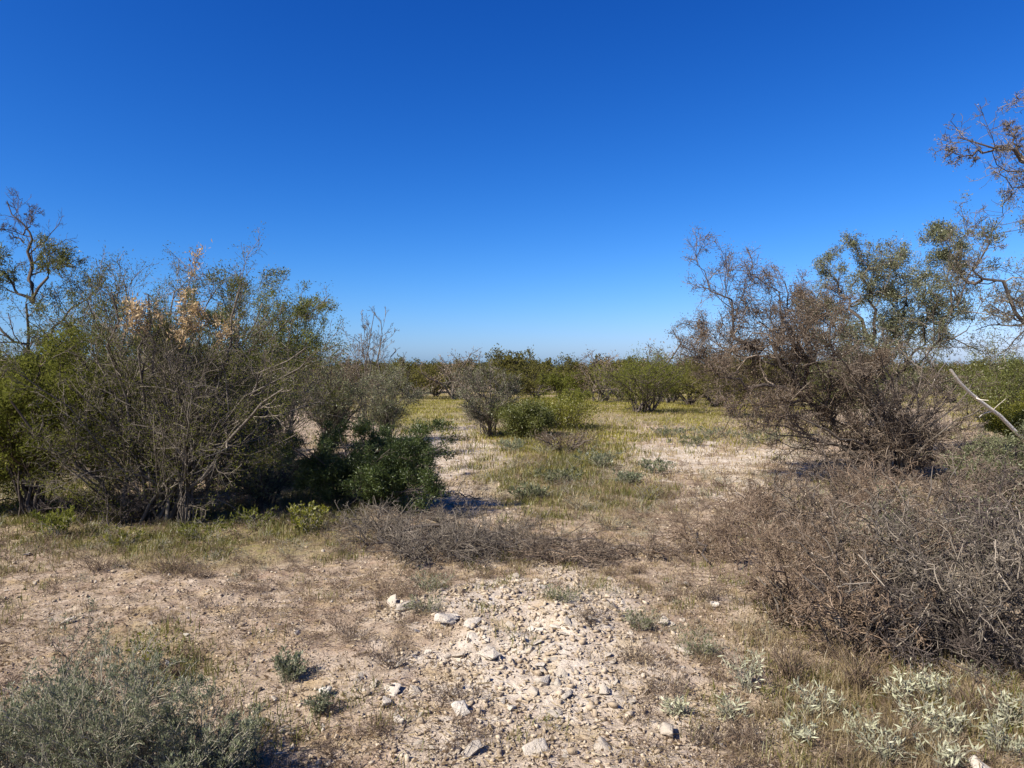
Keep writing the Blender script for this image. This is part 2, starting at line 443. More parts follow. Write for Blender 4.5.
# ------------------------------------------------------------------ stones
def hull_rock(seed, n=16, flat=.6, sub=2, rough=1.):
    import bmesh
    r = np.random.default_rng(seed)
    bm = bmesh.new()
    p = norm(r.normal(size=(n, 3))) * r.uniform(.6, 1, (n, 1)) * np.array([1, r.uniform(.66, .95), flat * r.uniform(.7, 1.1)]) * .5
    for q in p: bm.verts.new(q)
    res = bmesh.ops.convex_hull(bm, input=bm.verts)
    dele = [e for e in res.get('geom_interior', []) if isinstance(e, bmesh.types.BMVert)] + [e for e in res.get('geom_unused', []) if isinstance(e, bmesh.types.BMVert)]
    if dele: bmesh.ops.delete(bm, geom=list(set(dele)), context='VERTS')
    if sub:
        bmesh.ops.bevel(bm, geom=bm.edges[:], offset=.014, segments=1, affect='EDGES')
        bmesh.ops.triangulate(bm, faces=bm.faces[:])
        bmesh.ops.subdivide_edges(bm, edges=bm.edges[:], cuts=sub, use_grid_fill=True)
        bm.normal_update()
        V = np.array([v.co for v in bm.verts])
        nz = (vnoise(V[:, 0] * 9 + seed, V[:, 1] * 9 + V[:, 2] * 5, seed) - .5) * .075 + (vnoise(V[:, 0] * 23, V[:, 2] * 23 + V[:, 1] * 11, seed + 3) - .5) * .03
        for v, k_ in zip(bm.verts, nz): v.co += v.normal * k_
    bmesh.ops.triangulate(bm, faces=bm.faces[:])
    bm.verts.ensure_lookup_table()
    V = np.array([v.co[:] for v in bm.verts]); T = np.array([[v.index for v in f.verts] for f in bm.faces])
    bm.free(); return V, T

rock_me = []
for s in range(14):
    V, T = hull_rock(100 + s, 8 + s % 4, .5 + .06 * (s % 4)); rock_me.append(mesh('rock', V, [T], M['rock']))
white_me = []
for s in range(3):
    V, T = hull_rock(200 + s, 10, .6); white_me.append(mesh('rock', V, [T], M['whiterock']))

def rock(p, size, label, group, r, white=False, sink=.22, flat=1.):
    me = (white_me if white else rock_me)[int(r.integers(0, 3 if white else 14))]
    o = obj('rock', me)
    o.location = (p[0], p[1], float(height(p[0], p[1])) + size * (.25 - sink) * flat)
    o.rotation_euler = (r.normal(0, .3), r.normal(0, .3), r.uniform(0, 6.28)); o.scale = (size, size * r.uniform(.8, 1.1), size * flat * r.uniform(.75, 1.1))
    tag(o, label, 'rock', group); return o

rr_ = np.random.default_rng(11)
SPECIAL = [ # px, py, width px, label, white
 (462, 709, 26, 'brightest white jagged rock, alone below the dark dead weed in the lower middle', 1),
 (327, 692, 20, 'cream rounded rock just right of the small green weed with two tufts', 1),
 (386, 702, 20, 'pale blocky rock between the small green weeds and the white jagged rock', 0),
 (400, 719, 18, 'flat pale rock with a dark gap under it, left of the white jagged rock', 0),
 (168, 664, 11, 'small bright cream stone on the brown litter above the sage bush', 1),
 (186, 635, 8, 'tiny white stone on brown litter between the two left weed patches', 1),
 (68, 621, 16, 'cream flat rock behind the lone dry stalk at left', 0),
 (28, 554, 12, 'pale stone in grass in front of the big bare shrub, at the left edge', 0),
 (281, 732, 12, 'round pale pebble, left one of a pair beside the sage bush', 0),
 (293, 734, 9, 'round pale pebble, right one of a pair beside the sage bush', 0),
 (447, 618, 30, 'largest pale slab at the upper left end of the rubble patch', 0),
 (405, 606, 26, 'leaning pale slab at the far left corner of the rubble patch', 0),
 (492, 655, 26, 'broad pale slab half sunk in the middle of the rubble patch', 0),
 (668, 731, 28, 'large smooth tan stone beside the dark tuft in the bottom middle', 0),
 (716, 605, 14, 'bright cream stone lying below the dead brush on the right', 1),
 (663, 620, 18, 'long flat pale stone right of the rubble patch', 0),
 (982, 768, 26, 'big pinkish rock cut by the bottom edge, under the silver plants', 0),
 (604, 691, 20, 'squarish pale rock at the right edge of the rubble patch', 0),
 (543, 680, 22, 'tilted pale rock with a dark hollow beside it, low in the rubble', 0),
 (470, 750, 30, 'wide tan rock in the bottom middle, below the white jagged rock', 0),
]
for (px, py, wpx, lab, wh) in SPECIAL:
    p = gpt(px, py + wpx * .15); rock(p, wpx / F * p[1] * 1.22, lab, 'stones one can single out', rr_, bool(wh), sink=.12)
# the rubble itself
for i in range(195):
    a = rr_.normal(0, 1, 2)
    px, py = 515 + a[0] * 78, 648 + a[1] * 42
    p = gpt(px, py); rock(p, float(np.clip(np.exp(rr_.normal(math.log(.055), .55)), .022, .17)), 'pale angular caliche stone, one of many heaped in the central rubble patch', 'stones of the central rubble patch', rr_, sink=rr_.uniform(.16, .30), flat=rr_.uniform(.5, .95))
for i in range(22):
    a = rr_.normal(0, 1, 2)
    p = gpt(500 + a[0] * 75, 640 + a[1] * 34); rock(p, rr_.uniform(.12, .21), 'broad flat caliche slab half buried among the stones of the central rubble patch', 'stones of the central rubble patch', rr_, sink=.2, flat=rr_.uniform(.4, .6))
n = 0
while n < 48:
    px, py = rr_.uniform(250, 780), rr_.uniform(590, 765)
    if ((px - 515) / 130) ** 2 + ((py - 640) / 65) ** 2 < 1: continue
    p = gpt(px, py); rock(p, rr_.uniform(.03, .075), 'small pale stone lying loose on bare soil round the rubble patch', 'loose stones round the rubble patch', rr_); n += 1
for i in range(40):
    p = gpt(rr_.uniform(0, 330), rr_.uniform(565, 655)); rock(p, rr_.uniform(.03, .065), 'small stone on the brown litter strip in front of the big bare shrub', 'stones on the brown litter strip', rr_)

def scatter_gravel():
    """fist-sized down to pea-sized stones nobody could count"""
    r = np.random.default_rng(5)
    protos = [hull_rock(300 + s, 7, .6, 0) for s in range(8)]
    N = 56000
    d = 2.2 * (13 / 2.2) ** (r.random(N) ** .9); x = r.uniform(-1, 1, N) * (.82 * d + .6); y = d
    pale, weed = masks(x, y)
    keep = r.random(N) < np.clip(.5 + .9 * pale - .35 * weed + .5 * (vnoise(x * 1.2, y * 1.2, 31) - .5), .04, 1)
    x, y, pale = x[keep], y[keep], pale[keep]
    s = np.exp(r.normal(math.log(.016), .5, len(x))) * (1 + 1.3 * pale) * np.clip(y / 5, .8, 1.3)
    s = np.clip(s, .006, .09)
    z = height(x, y)
    parts = []
    which = r.integers(0, 8, len(x)); th = r.uniform(0, 6.28, len(x))
    for kx, (V, T) in enumerate(protos):
        m = which == kx; nn = m.sum()
        c, s_ = np.cos(th[m])[:, None], np.sin(th[m])[:, None]
        X = (V[None, :, 0] * c - V[None, :, 1] * s_) * s[m][:, None] + x[m][:, None]
        Y = (V[None, :, 0] * s_ + V[None, :, 1] * c) * s[m][:, None] + y[m][:, None]
        Z = V[None, :, 2] * s[m][:, None] + (z[m] + s[m] * .12)[:, None]
        VV = np.stack([X, Y, Z], -1).reshape(-1, 3)
        TT = (T[None] + (np.arange(nn) * len(V))[:, None, None]).reshape(-1, 3)
        parts.append((VV, [TT]))
    V, f = join(parts)
    o = obj('gravel', mesh('gravel', V, f, M['gravel'])); tag(o, 'loose gravel of small pale and brown stones over the bare soil', 'gravel'); o['kind'] = 'stuff'
scatter_gravel()

# ------------------------------------------------------------------ grass and litter (stuff)
def blades(r, x, y, per, h, wd, lean, rad):
    """tufts at x, y: per curved blades each"""
    N = len(x) * per
    X = np.repeat(x, per) + r.normal(0, 1, N) * np.repeat(rad, per); Y = np.repeat(y, per) + r.normal(0, 1, N) * np.repeat(rad, per)
    Z = height(X, Y) - .005
    H = np.repeat(h, per) * r.uniform(.4, 1.1, N); a = r.uniform(0, 6.28, N); ln = np.abs(r.normal(0, lean, N))
    D = np.stack([np.cos(a) * ln, np.sin(a) * ln, np.ones(N)], 1); D2 = np.stack([np.cos(a) * ln * 2.6, np.sin(a) * ln * 2.6, np.ones(N) * .75], 1)
    D = norm(D); D2 = norm(D2)
    S = np.stack([-np.sin(a + r.normal(0, .6, N)), np.cos(a), np.zeros(N)], 1) * (np.repeat(wd, per) * .5)[:, None]
    p0 = np.stack([X, Y, Z], 1); p1 = p0 + D * (H * .5)[:, None]; p2 = p1 + D2 * (H * .5)[:, None]
    V = np.stack([p0 - S, p0 + S, p1 + S * .75, p1 - S * .75, p2], 1).reshape(-1, 3)
    b = (np.arange(N) * 5)[:, None]
    return V, [b + np.array([[0, 1, 2, 3]]), b + np.array([[3, 2, 4]])]

STRAW = [(900, 715, 200, 60, 1), (730, 640, 120, 40, .6), (90, 560, 160, 26, .8), (330, 560, 140, 40, .5), (590, 590, 180, 22, .55), (700, 460, 120, 40, .25), (560, 480, 110, 60, .6), (230, 740, 60, 40, .6), (600, 540, 160, 40, .5), (700, 430, 200, 14, .7), (440, 440, 60, 30, .3)]
def grass(name, label, seed, N, drange, blobs, base, mat, per, h, wd, lean, rad, floor=0.0):
    r = np.random.default_rng(seed)
    d = drange[0] * (drange[1] / drange[0]) ** r.random(N); x = r.uniform(-1, 1, N) * (.85 * d + .8)
    px, py = project(x, d)
    wob = 40 * (vnoise(x * 1.5, d * 1.5, seed) - .5)
    m = ell(px + wob, py + wob * .4, blobs)
    pal, _ = masks(x, d)
    pr = np.clip(m * base + floor * vnoise(x * 1.1, d * 1.1, seed + 1) ** 2 * 2, 0, 1) * np.clip(1.15 - .9 * pal, .12, 1)
    kx = r.random(N) < pr * np.clip(2.8 * (.6 * vnoise(x * 1.7, d * 1.2, seed + 2) + .4 * vnoise(x * 5, d * 4, seed + 3) - .27), .04, 1.3)
    x, d = x[kx], d[kx]
    sc_ = r.uniform(.6, 1.3, len(x)) * np.clip(d / 9, .8, 1.8)
    V, f = blades(r, x, d, per, h * sc_, wd * np.clip(d / 7, .8, 2.6), lean, rad * sc_)
    o = obj(name, mesh(name, V, f, M[mat])); tag(o, label, 'grass'); o['kind'] = 'stuff'
    print(name, len(x))
grass('dry_grass', 'short dry straw coloured grass scattered over the stony soil', 41, 18000, (2.4, 16), STRAW, .75, 'straw', 18, .10, .0035, .55, .04, .32)
grass('tall_dry_grass', 'taller yellowish dry grass between the silver leaved plants and under the dead brush', 48, 6000, (2.6, 5.6), [(900, 715, 190, 62, 1), (1080, 700, 150, 70, .9), (760, 640, 80, 30, .4), (230, 750, 40, 30, .8)], .8, 'straw', 20, .17, .0034, .5, .05)
grass('low_weeds', 'low olive green weeds carpeting the soil under the shrubs', 43, 26000, (3.0, 22), WEED, .8, 'olivegrass', 26, .13, .006, .6, .07, .10)
grass('yellow_grass', 'yellow green grass of the open flat before the far trees', 45, 24000, (12, 75), [(420, 410, 60, 20, 1), (690, 408, 110, 13, 1), (570, 402, 300, 13, .9), (565, 440, 90, 25, .55), (520, 470, 60, 40, .35), (1010, 408, 60, 24, .8), (150, 400, 300, 12, .8), (960, 398, 200, 10, .8), (700, 432, 140, 16, .3)], .8, 'yellowgrass', 40, .08, .008, .8, .25)
grass('far_straw', 'pale dry grass dotted over the sunlit flat', 47, 12000, (9, 60), [(600, 450, 260, 60, .9), (440, 440, 60, 40, .4), (700, 420, 200, 20, .6)], .6, 'straw', 20, .08, .007, .8, .16, .12)

def litter():
    r = np.random.default_rng(61)
    N = 15000
    d = 2.3 * (14 / 2.3) ** r.random(N); x = r.uniform(-1, 1, N) * (.82 * d + .6)
    pal, _ = masks(x, d)
    k_ = r.random(N) < (.45 + .9 * (vnoise(x * 1.3, d * 1.3, 62) - .4)) * (1.05 - .75 * pal)
    x, d = x[k_], d[k_]; n = len(x); a = r.uniform(0, 6.28, n)
    L = r.uniform(.02, .11, n) * np.clip(d / 6, .8, 2); z = height(x, d) + .006
    P = np.stack([np.stack([x, d, z], 1), np.stack([x + np.cos(a) * L * .5 + r.normal(0, .006, n), d + np.sin(a) * L * .5, z + .008 + r.random(n) * .015], 1), np.stack([x + np.cos(a) * L, d + np.sin(a) * L, height(x + np.cos(a) * L, d + np.sin(a) * L) + .006 + r.random(n) * .02], 1)], 1)
    V1 = tubes(P, np.repeat(r.uniform(.0009, .0026, n)[:, None] * np.clip(d / 6, .8, 2)[:, None], 3, 1))
    o = obj('twig_litter', mesh('twig_litter', *V1, M['twig_red'])); tag(o, 'broken twigs and dead sticks littering the soil', 'litter'); o['kind'] = 'stuff'
    N = 36000
    d = 2.3 * (13 / 2.3) ** r.random(N); x = r.uniform(-1, 1, N) * (.82 * d + .6)
    pal, _ = masks(x, d)
    k_ = r.random(N) < (.5 + 1.2 * (vnoise(x * 1.1, d * 1.1, 66) - .4)) * (1.0 - .8 * pal)
    x, d = x[k_], d[k_]; p = np.stack([x, d, height(x, d) + .004], 1); n = len(x)
    dr = norm(np.stack([r.normal(size=n), r.normal(size=n), np.abs(r.normal(0, .35, n))], 1))
    V, f = leaf_quads(r, p, dr, (.012, .045), (.006, .018))
    o = obj('leaf_litter', mesh('leaf_litter', V, f, M['redleaf'])); tag(o, 'dead rusty leaves and dry stalks littering the soil', 'litter'); o['kind'] = 'stuff'
    N = 42000
    d = 2.3 * (13 / 2.3) ** r.random(N); x = r.uniform(-1, 1, N) * (.82 * d + .6)
    pal, _ = masks(x, d)
    k_ = r.random(N) < (.5 + 1.3 * (vnoise(x * 1.4, d * 1.4, 68) - .4)) * (1.0 - .75 * pal)
    x, d = x[k_], d[k_]; n = len(x); p = np.stack([x, d, height(x, d) + .004 + r.random(n) * .008], 1)
    dr = norm(np.stack([r.normal(size=n), r.normal(size=n), np.abs(r.normal(0, .3, n))], 1))
    V, f = leaf_quads(r, p, dr, (.025, .09), (.0025, .006))
    o = obj('straw_litter', mesh('straw_litter', V, f, M['straw'])); tag(o, 'flattened bits of dry straw strewn over the soil', 'litter'); o['kind'] = 'stuff'
litter()

def scrub(name, label, seed, N, dr, fn, mat, per, h, rad, rd, leafm=None):
    """carpet of small dead wiry weeds"""
    r = np.random.default_rng(seed)
    d = dr[0] * (dr[1] / dr[0]) ** r.random(N); x = r.uniform(-1, 1, N) * (.84 * d + .7)
    pal, wee = masks(x, d)
    k_ = r.random(N) < fn(x, d, pal, wee); x, d = x[k_], d[k_]; n = len(x)
    s = r.uniform(.5, 1.3, n) * np.clip(d / 7, .85, 1.8)
    X = np.repeat(x, per); Y = np.repeat(d, per); S = np.repeat(s, per); m = n * per
    a = r.uniform(0, 6.28, m); q = rad * S * np.sqrt(r.random(m)); hh = h * S * r.uniform(.3, 1.1, m)
    bx, by = X + r.normal(0, .25, m) * rad * S, Y + r.normal(0, .25, m) * rad * S
    p0 = np.stack([bx, by, height(bx, by) - .01], 1)
    e = p0 + np.stack([np.cos(a) * q, np.sin(a) * q, hh], 1)
    mid = p0 * .5 + e * .5 + r.normal(0, .16, (m, 3)) * (rad * S)[:, None] + np.array([0, 0, .12]) * hh[:, None]
    P = np.stack([p0, mid, e], 1)
    rr = np.repeat((rd * np.clip(Y / 6, .8, 1.8))[:, None], 3, 1) * np.array([1, .8, .55])
    k1 = sprout(r, P, rr, 3, (.35, .7), (25, 70), 2, .3, .2, .2, .7, rd * .7)
    V, f = join([tubes(P, rr), tubes(*k1)])
    o = obj(name, mesh(name, V, f, M[mat])); tag(o, label, 'weeds'); o['kind'] = 'stuff'
    if leafm:
        V, f = leaves(r, k1[0], 1.0, (.008, .026), (.003, .008), spread=.012, t0=.1)
        o2 = obj(name + '_leaves', mesh(name + '_leaves', V, f, M[leafm])); o2.parent = o
    print(name, n)
scrub('dead_weeds', 'low wiry dead brown weeds carpeting the stony soil', 71, 7500, (2.5, 15), lambda x, y, p, w_: np.clip(.75 * vnoise(x * 1.0, y * 1.0, 72) ** 1.5 + .35 * vnoise(x * 3, y * 3, 73) - .08, 0, 1) * np.clip(1 - 1.1 * p, .06, 1), 'twig_red', 12, .075, .11, .0013, 'deadleaf')
scrub('grey_weeds', 'low greyish green weeds scattered over the flat', 75, 3200, (3.5, 26), lambda x, y, p, w_: np.clip(.9 * vnoise(x * .9, y * .8, 76) ** 2 + .3 * w_ + .25 * (y > 9) - .12, 0, 1) * np.clip(1 - 1.1 * p, .04, 1), 'sage_stem', 10, .08, .12, .0013, 'sage')

# ------------------------------------------------------------------ left side thicket
def PXL(*pts): return [at(*p) for p in pts]

def fan_px(r, base, d, ends, dj=.9, bj=.1, arch=.3):
    """stems from a base point on the ground to pixel ends, each with its own depth"""
    out = []
    for (px, py) in ends:
        e = at(px, py, d + r.uniform(-dj, dj)); b = np.array(base) + np.array([r.normal(0, bj), r.normal(0, bj), -.06])
        v = e - b
        m1 = b + v * np.array([.22, .22, .30 + arch * .25]) + r.normal(0, .05, 3); m2 = b + v * np.array([.6, .6, .62 + arch * .4]) + r.normal(0, .08, 3)
        out.append([b, m1, m2, e])
    return out

fr = np.random.default_rng(3)
# the big bare shrub
b = gpt(160, 522)
ends = [(8, 402), (22, 372), (30, 445), (52, 335), (75, 305), (98, 290), (112, 268), (128, 262), (150, 275), (172, 268), (190, 280), (212, 262), (238, 268), (258, 284),
        (284, 300), (305, 322), (318, 352), (322, 400), (250, 350), (200, 340), (120, 340), (70, 380), (160, 330), (280, 390), (60, 490), (270, 455)]
ends = [(x_, y_ + 22 if y_ < 330 else y_) for x_, y_ in ends]
woody('bare_shrub', 'large bare grey many-stemmed shrub, biggest in the left foreground', 'shrub', b, fan_px(fr, b, b[1], ends, 1.1, .14), 21,
      list(fr.uniform(.013, .030, len(ends))),
      [dict(n=14, length=(.22, .5), ang=(18, 55), K=5, wob=.18, up=.22, t0=.12, rr=.55, rmin=.0028),
       dict(n=8, length=(.25, .6), ang=(20, 65), K=4, wob=.24, up=.18, t0=.1, rr=.6, rmin=.0021),
       dict(n=4, length=(.3, .7), ang=(25, 75), K=3, wob=.28, up=.1, t0=.1, rr=.65, rmin=.0016)],
      M['bark_grey'], M['twig_grey'], [(M['limegreen'], 3, 5.0, (.015, .034), (.006, .012), dict(name='leaves', spread=.04))], group='bare grey shrubs')

# tree with a bare top behind it, at the left edge
b = gpt(48, 468)
tr = [PXL((44, 470, b[1]), (40, 400, b[1]), (33, 340, b[1]), (33, 297, b[1])) , PXL((33, 300, b[1]), (31, 268, b[1]), (24, 246, b[1] - .1), (19, 224, b[1]), (17, 207, b[1] + .1)),
      PXL((33, 302, b[1]), (44, 282, b[1] - .1), (47, 264, b[1] - .2), (62, 255, b[1] - .2), (72, 262, b[1] - .3)), PXL((33, 303, b[1]), (12, 288, b[1] + .1), (5, 278, b[1]), (-8, 262, b[1])),
      PXL((36, 345, b[1]), (62, 318, b[1] + .2), (88, 300, b[1] + .3), (98, 288, b[1] + .3)), PXL((38, 360, b[1]), (14, 335, b[1] - .3), (-12, 318, b[1] - .4), (-30, 290, b[1] - .3)),
      PXL((24, 243, b[1]), (10, 232, b[1]), (0, 228, b[1] - .1)), PXL((23, 235, b[1]), (30, 224, b[1]), (36, 210, b[1] + .1))]
tr[0][0][2] = b[2] - .05
woody('bare_topped_tree', 'dark limbed mesquite with a bare twiggy top at the left edge', 'tree', b, tr, 22, [.06, .036, .028, .03, .028, .03, .016, .014],
      [dict(n=11, length=(.3, .65), ang=(25, 65), K=5, wob=.28, up=.15, t0=.25, rr=.5, rmin=.003),
       dict(n=7, length=(.3, .6), ang=(25, 65), K=4, wob=.3, up=.1, t0=.2, rr=.5, rmin=.0025),
       dict(n=4, length=(.35, .8), ang=(25, 70), K=3, wob=.3, up=.05, t0=.1, rr=.6, rmin=.0022)],
      M['bark_dark'], M['twig_dark'], [(M['mesquite'], 3, 8.0, (.03, .07), (.010, .02), dict(spread=.04, mask=lambda e: (e[:, 2] < at(0, 240, b[1])[2]) & (np.sin(e[:, 0] * 5.1 + e[:, 2] * 4.3) > -.5)))], part='limb', jit=.3, taper=.2)

def bush(name, label, px, py, top, half, seed, bark, twig, leafm, per, L, W, n=12, group=None, arch=.35, mask=None, levels=None, spread=.05, r0=(.012, .028), d=None, K=8, cat='shrub', lname='foliage', gen=2):
    """free-growing bush: base pixel, top pixel row, half width in pixels"""
    b = gpt(px, py) if d is None else np.array([(px - 512) / F * d, d, float(height((px - 512) / F * d, d))])
    q = F / b[1]; h = at(px, top, b[1])[2] - b[2]; s = half / q
    r = np.random.default_rng(seed)
    lv = levels or [dict(n=8, length=(.3, .55), ang=(22, 55), K=4, wob=.2, up=.2, t0=.2, rr=.55, rmin=.003),
                    dict(n=6, length=(.3, .6), ang=(25, 65), K=3, wob=.25, up=.15, t0=.15, rr=.55, rmin=.002)]
    return woody(name, label, cat, b, fan(r, b, n, s * .85, h * .97, arch=arch, bx=s * .08), seed, list(r.uniform(r0[0], r0[1], n)), lv, bark, twig,
                 [(leafm, gen, per, L, W, dict(spread=spread, name=lname, mask=mask))] if leafm else None, group=group, K=K)

LV3 = [dict(n=10, length=(.28, .5), ang=(20, 55), K=5, wob=.2, up=.2, t0=.18, rr=.55, rmin=.0025),
       dict(n=7, length=(.3, .55), ang=(22, 60), K=4, wob=.25, up=.15, t0=.15, rr=.55, rmin=.0019),
       dict(n=4, length=(.3, .65), ang=(25, 70), K=3, wob=.28, up=.1, t0=.1, rr=.6, rmin=.0016)]
bush('green_shrub', 'bright yellow-green leafy shrub under the bare topped tree at the left edge', 34, 517, 312, 84, 31, M['bark_dark'], M['twig_brown'], M['limegreen'], 40, (.03, .07), (.010, .020), n=18, spread=.045)
bush('green_shrub', 'yellowish low leafy shrub cut by the left edge of the photo', -22, 512, 368, 66, 32, M['bark_dark'], M['twig_brown'], M['yellowgreen'], 36, (.03, .06), (.010, .018), n=16, spread=.04)
bush('mesquite_tree', 'tall olive mesquite rising behind the middle of the big bare shrub', 215, 485, 284, 92, 33, M['bark_dark'], M['twig_grey'], M['mesquite'], 14, (.03, .065), (.009, .017), n=20, cat='tree', spread=.035, levels=LV3, gen=3)
bush('mesquite_tree', 'grey-green open mesquite behind the left part of the big bare shrub', 92, 480, 296, 70, 34, M['bark_grey'], M['twig_grey'], M['mesquite'], 9, (.03, .06), (.009, .016), n=18, cat='tree', spread=.035, levels=LV3, gen=3)
bush('mesquite_tree', 'olive mesquite at the right end of the left thicket', 285, 462, 278, 50, 35, M['bark_dark'], M['twig_grey'], M['limegreen'], 9, (.03, .065), (.009, .017), n=15, mask=lambda e: e[:, 2] > 1.75, cat='tree', spread=.035, levels=LV3, gen=3)
bush('dead_leaf_tree', 'dead tree holding dry tan leaves at the top of the left thicket', 188, 526, 266, 48, 36, M['bark_grey'], M['twig_grey'], M['tan'], 42, (.03, .075), (.010, .02), n=17, arch=.7, spread=.035, r0=(.006, .011), cat='tree', lname='dead_leaves', mask=lambda e: (e[:, 2] > 2.05) & (np.sin(e[:, 0] * 7) + np.sin(e[:, 2] * 8 + 1) > -1.1))
bush('mesquite_tree', 'short grey-green mesquite between the left thicket and the bare upright shrub', 330, 448, 338, 42, 37, M['bark_dark'], M['twig_brown'], M['greygreen'], 16, (.03, .06), (.010, .018), n=16, cat='tree', spread=.05)
bush('brown_shrub', 'brownish bare shrub right of the thicket, behind the dark evergreen bush', 332, 446, 340, 52, 38, M['bark_grey'], M['twig_brown'], M['deadleaf'], 3, (.02, .05), (.008, .014), n=17, levels=LV3, gen=3)
bush('brown_shrub', 'greyish brown bare shrub beside the yellow grass clearing', 388, 440, 350, 38, 39, M['bark_grey'], M['twig_grey'], M['greygreen'], 3, (.03, .05), (.01, .016), n=16, levels=LV3, gen=3)
bush('tan_weed', 'dead tan weed showing through a gap left of the dark evergreen bush', 284, 478, 428, 26, 40, M['twig_red'], M['twig_red'], M['tan'], 5, (.02, .05), (.006, .012), n=16, spread=.02, r0=(.004, .007), cat='weed')
bush('bare_shrub', 'grey-brown bare shrub half hidden behind the right stems of the big bare shrub', 250, 490, 318, 66, 46, M['bark_grey'], M['twig_brown'], M['greygreen'], 2.0, (.02, .045), (.007, .014), n=17, levels=LV3, gen=3, group='bare grey shrubs')
bush('bare_shrub', 'dark twiggy shrub right behind the middle of the big bare shrub', 165, 497, 345, 85, 47, M['bark_dark'], M['twig_dark'], M['mesquite'], 3.0, (.02, .045), (.007, .014), n=17, levels=LV3, gen=3, group='bare grey shrubs')
bush('low_shrub', 'low grey-green shrub in the shade between the big bare shrub and the dark evergreen bush', 262, 508, 440, 55, 48, M['bark_dark'], M['twig_dark'], M['greygreen'], 6, (.02, .045), (.007, .014), n=13, levels=LV3[:2])
# bare upright shrub against the sky
b = gpt(368, 432)
ends = [(374, 313), (360, 332), (386, 338), (348, 340), (396, 350), (366, 322), (382, 322), (340, 362), (402, 366), (372, 345)]
woody('bare_upright_shrub', 'leafless grey shrub whose upright twigs stand clear against the sky', 'shrub', b, fan_px(fr, b, b[1], ends, .5, .08, .5), 41, list(fr.uniform(.016, .03, len(ends))),
      [dict(n=9, length=(.2, .4), ang=(15, 45), K=4, wob=.18, up=.35, t0=.3, rr=.5, rmin=.0045), dict(n=6, length=(.25, .5), ang=(20, 55), K=3, wob=.2, up=.3, t0=.2, rr=.55, rmin=.0038), dict(n=3, length=(.3, .6), ang=(20, 60), K=3, wob=.2, up=.2, rr=.6, rmin=.0032)],
      M['bark_grey'], M['twig_grey'], None, group='bare grey shrubs')

# dark evergreen bush with a branch poking out to the right
b = gpt(362, 505)
ends = [(292, 448), (300, 425), (318, 418), (338, 412), (358, 410), (378, 418), (398, 425), (415, 438), (424, 455), (408, 470), (425, 482), (300, 478), (330, 445), (360, 440), (390, 450), (345, 470), (375, 480)]
ends = [(x_, y_ + 16 if y_ < 445 else y_) for x_, y_ in ends] + [(428, 470), (432, 488), (288, 470)]
st = fan_px(fr, b, b[1], ends, .75, .12, .2) + [[b + np.array([.1, .05, 0]), at(395, 470, b[1]), at(415, 445, b[1] - .1), at(432, 421, b[1] - .15)], [b + np.array([.1, .05, 0]), at(390, 478, b[1]), at(408, 458, b[1] - .1), at(424, 436, b[1] - .2)], [b + np.array([.12, .0, 0]), at(400, 480, b[1] - .1), at(420, 462, b[1] - .15), at(438, 450, b[1] - .2)]]
woody('evergreen_bush', 'dense dark green bush with one branch poking out over the pale path', 'shrub', b, st, 42, list(fr.uniform(.010, .018, len(st))),
      [dict(n=12, length=(.22, .42), ang=(25, 60), K=4, wob=.2, up=.15, t0=.2, rr=.5, rmin=.002), dict(n=8, length=(.3, .6), ang=(25, 60), K=3, wob=.22, up=.15, t0=.15, rr=.55, rmin=.0016)],
      M['bark_dark'], M['twig_dark'], [(M['juniper'], 2, 34, (.022, .05), (.007, .014), dict(spread=.03))])

# yellow weed and green weeds along the foot of the thicket
def forb(name, label, px, py, hpx, wpx, seed, leafm, n=10, per=6, L=(.02, .05), W=(.006, .014), group=None, stem='sage_stem', cat='plant', up=.5, tw=True, arch=.4):
    b = gpt(px, py); q = F / b[1]; h, s = hpx / q, wpx / q / 2
    r = np.random.default_rng(seed)
    P = fan(r, b, n, s, h, arch=arch, bx=s * .18)
    return woody(name, label, cat, b, P, seed, min(.006, max(.0016, h * .012)), [dict(n=5, length=(.25, .5), ang=(20, 55), K=3, wob=.2, up=.3, t0=.2, rr=.6, rmin=.0011)] if tw else [], M[stem], M[stem],
                 [(M[leafm], -1, per, L, W, dict(spread=.008, up=up, along=.8))], group=group, K=4, stem_parts=False, S=3, part='stems')
GW = 'green weeds along the foot of the left thicket'
forb('yellow_weed', 'bright yellow-green weed at the left foot of the dark evergreen bush', 308, 532, 34, 46, 51, 'yellowgreen', 16, 9, (.02, .05), (.010, .02))
forb('green_weed', 'leafy green weed at the left foot of the big bare shrub', 56, 538, 36, 48, 52, 'limegreen', 14, 8, (.03, .06), (.012, .022), GW)
forb('green_weed', 'low green weed at the very foot of the big bare shrub, right of its stems', 205, 540, 22, 60, 53, 'limegreen', 16, 6, group=GW)
forb('green_weed', 'low olive weed in front of the stems of the big bare shrub', 120, 545, 20, 60, 54, 'yellowgreen', 14, 6, group=GW)
forb('green_weed', 'green weed between the big bare shrub and the yellow-green weed', 252, 530, 26, 50, 55, 'limegreen', 14, 7, group=GW)
forb('green_weed', 'green weed under the right foot of the dark evergreen bush', 405, 508, 20, 60, 56, 'limegreen', 14, 6, group=GW)
forb('yellow_weed', 'small yellowish weed on brown litter above the grey-green sage bush', 150, 668, 34, 44, 57, 'yellowgreen', 14, 3.5, (.015, .035), (.005, .010))

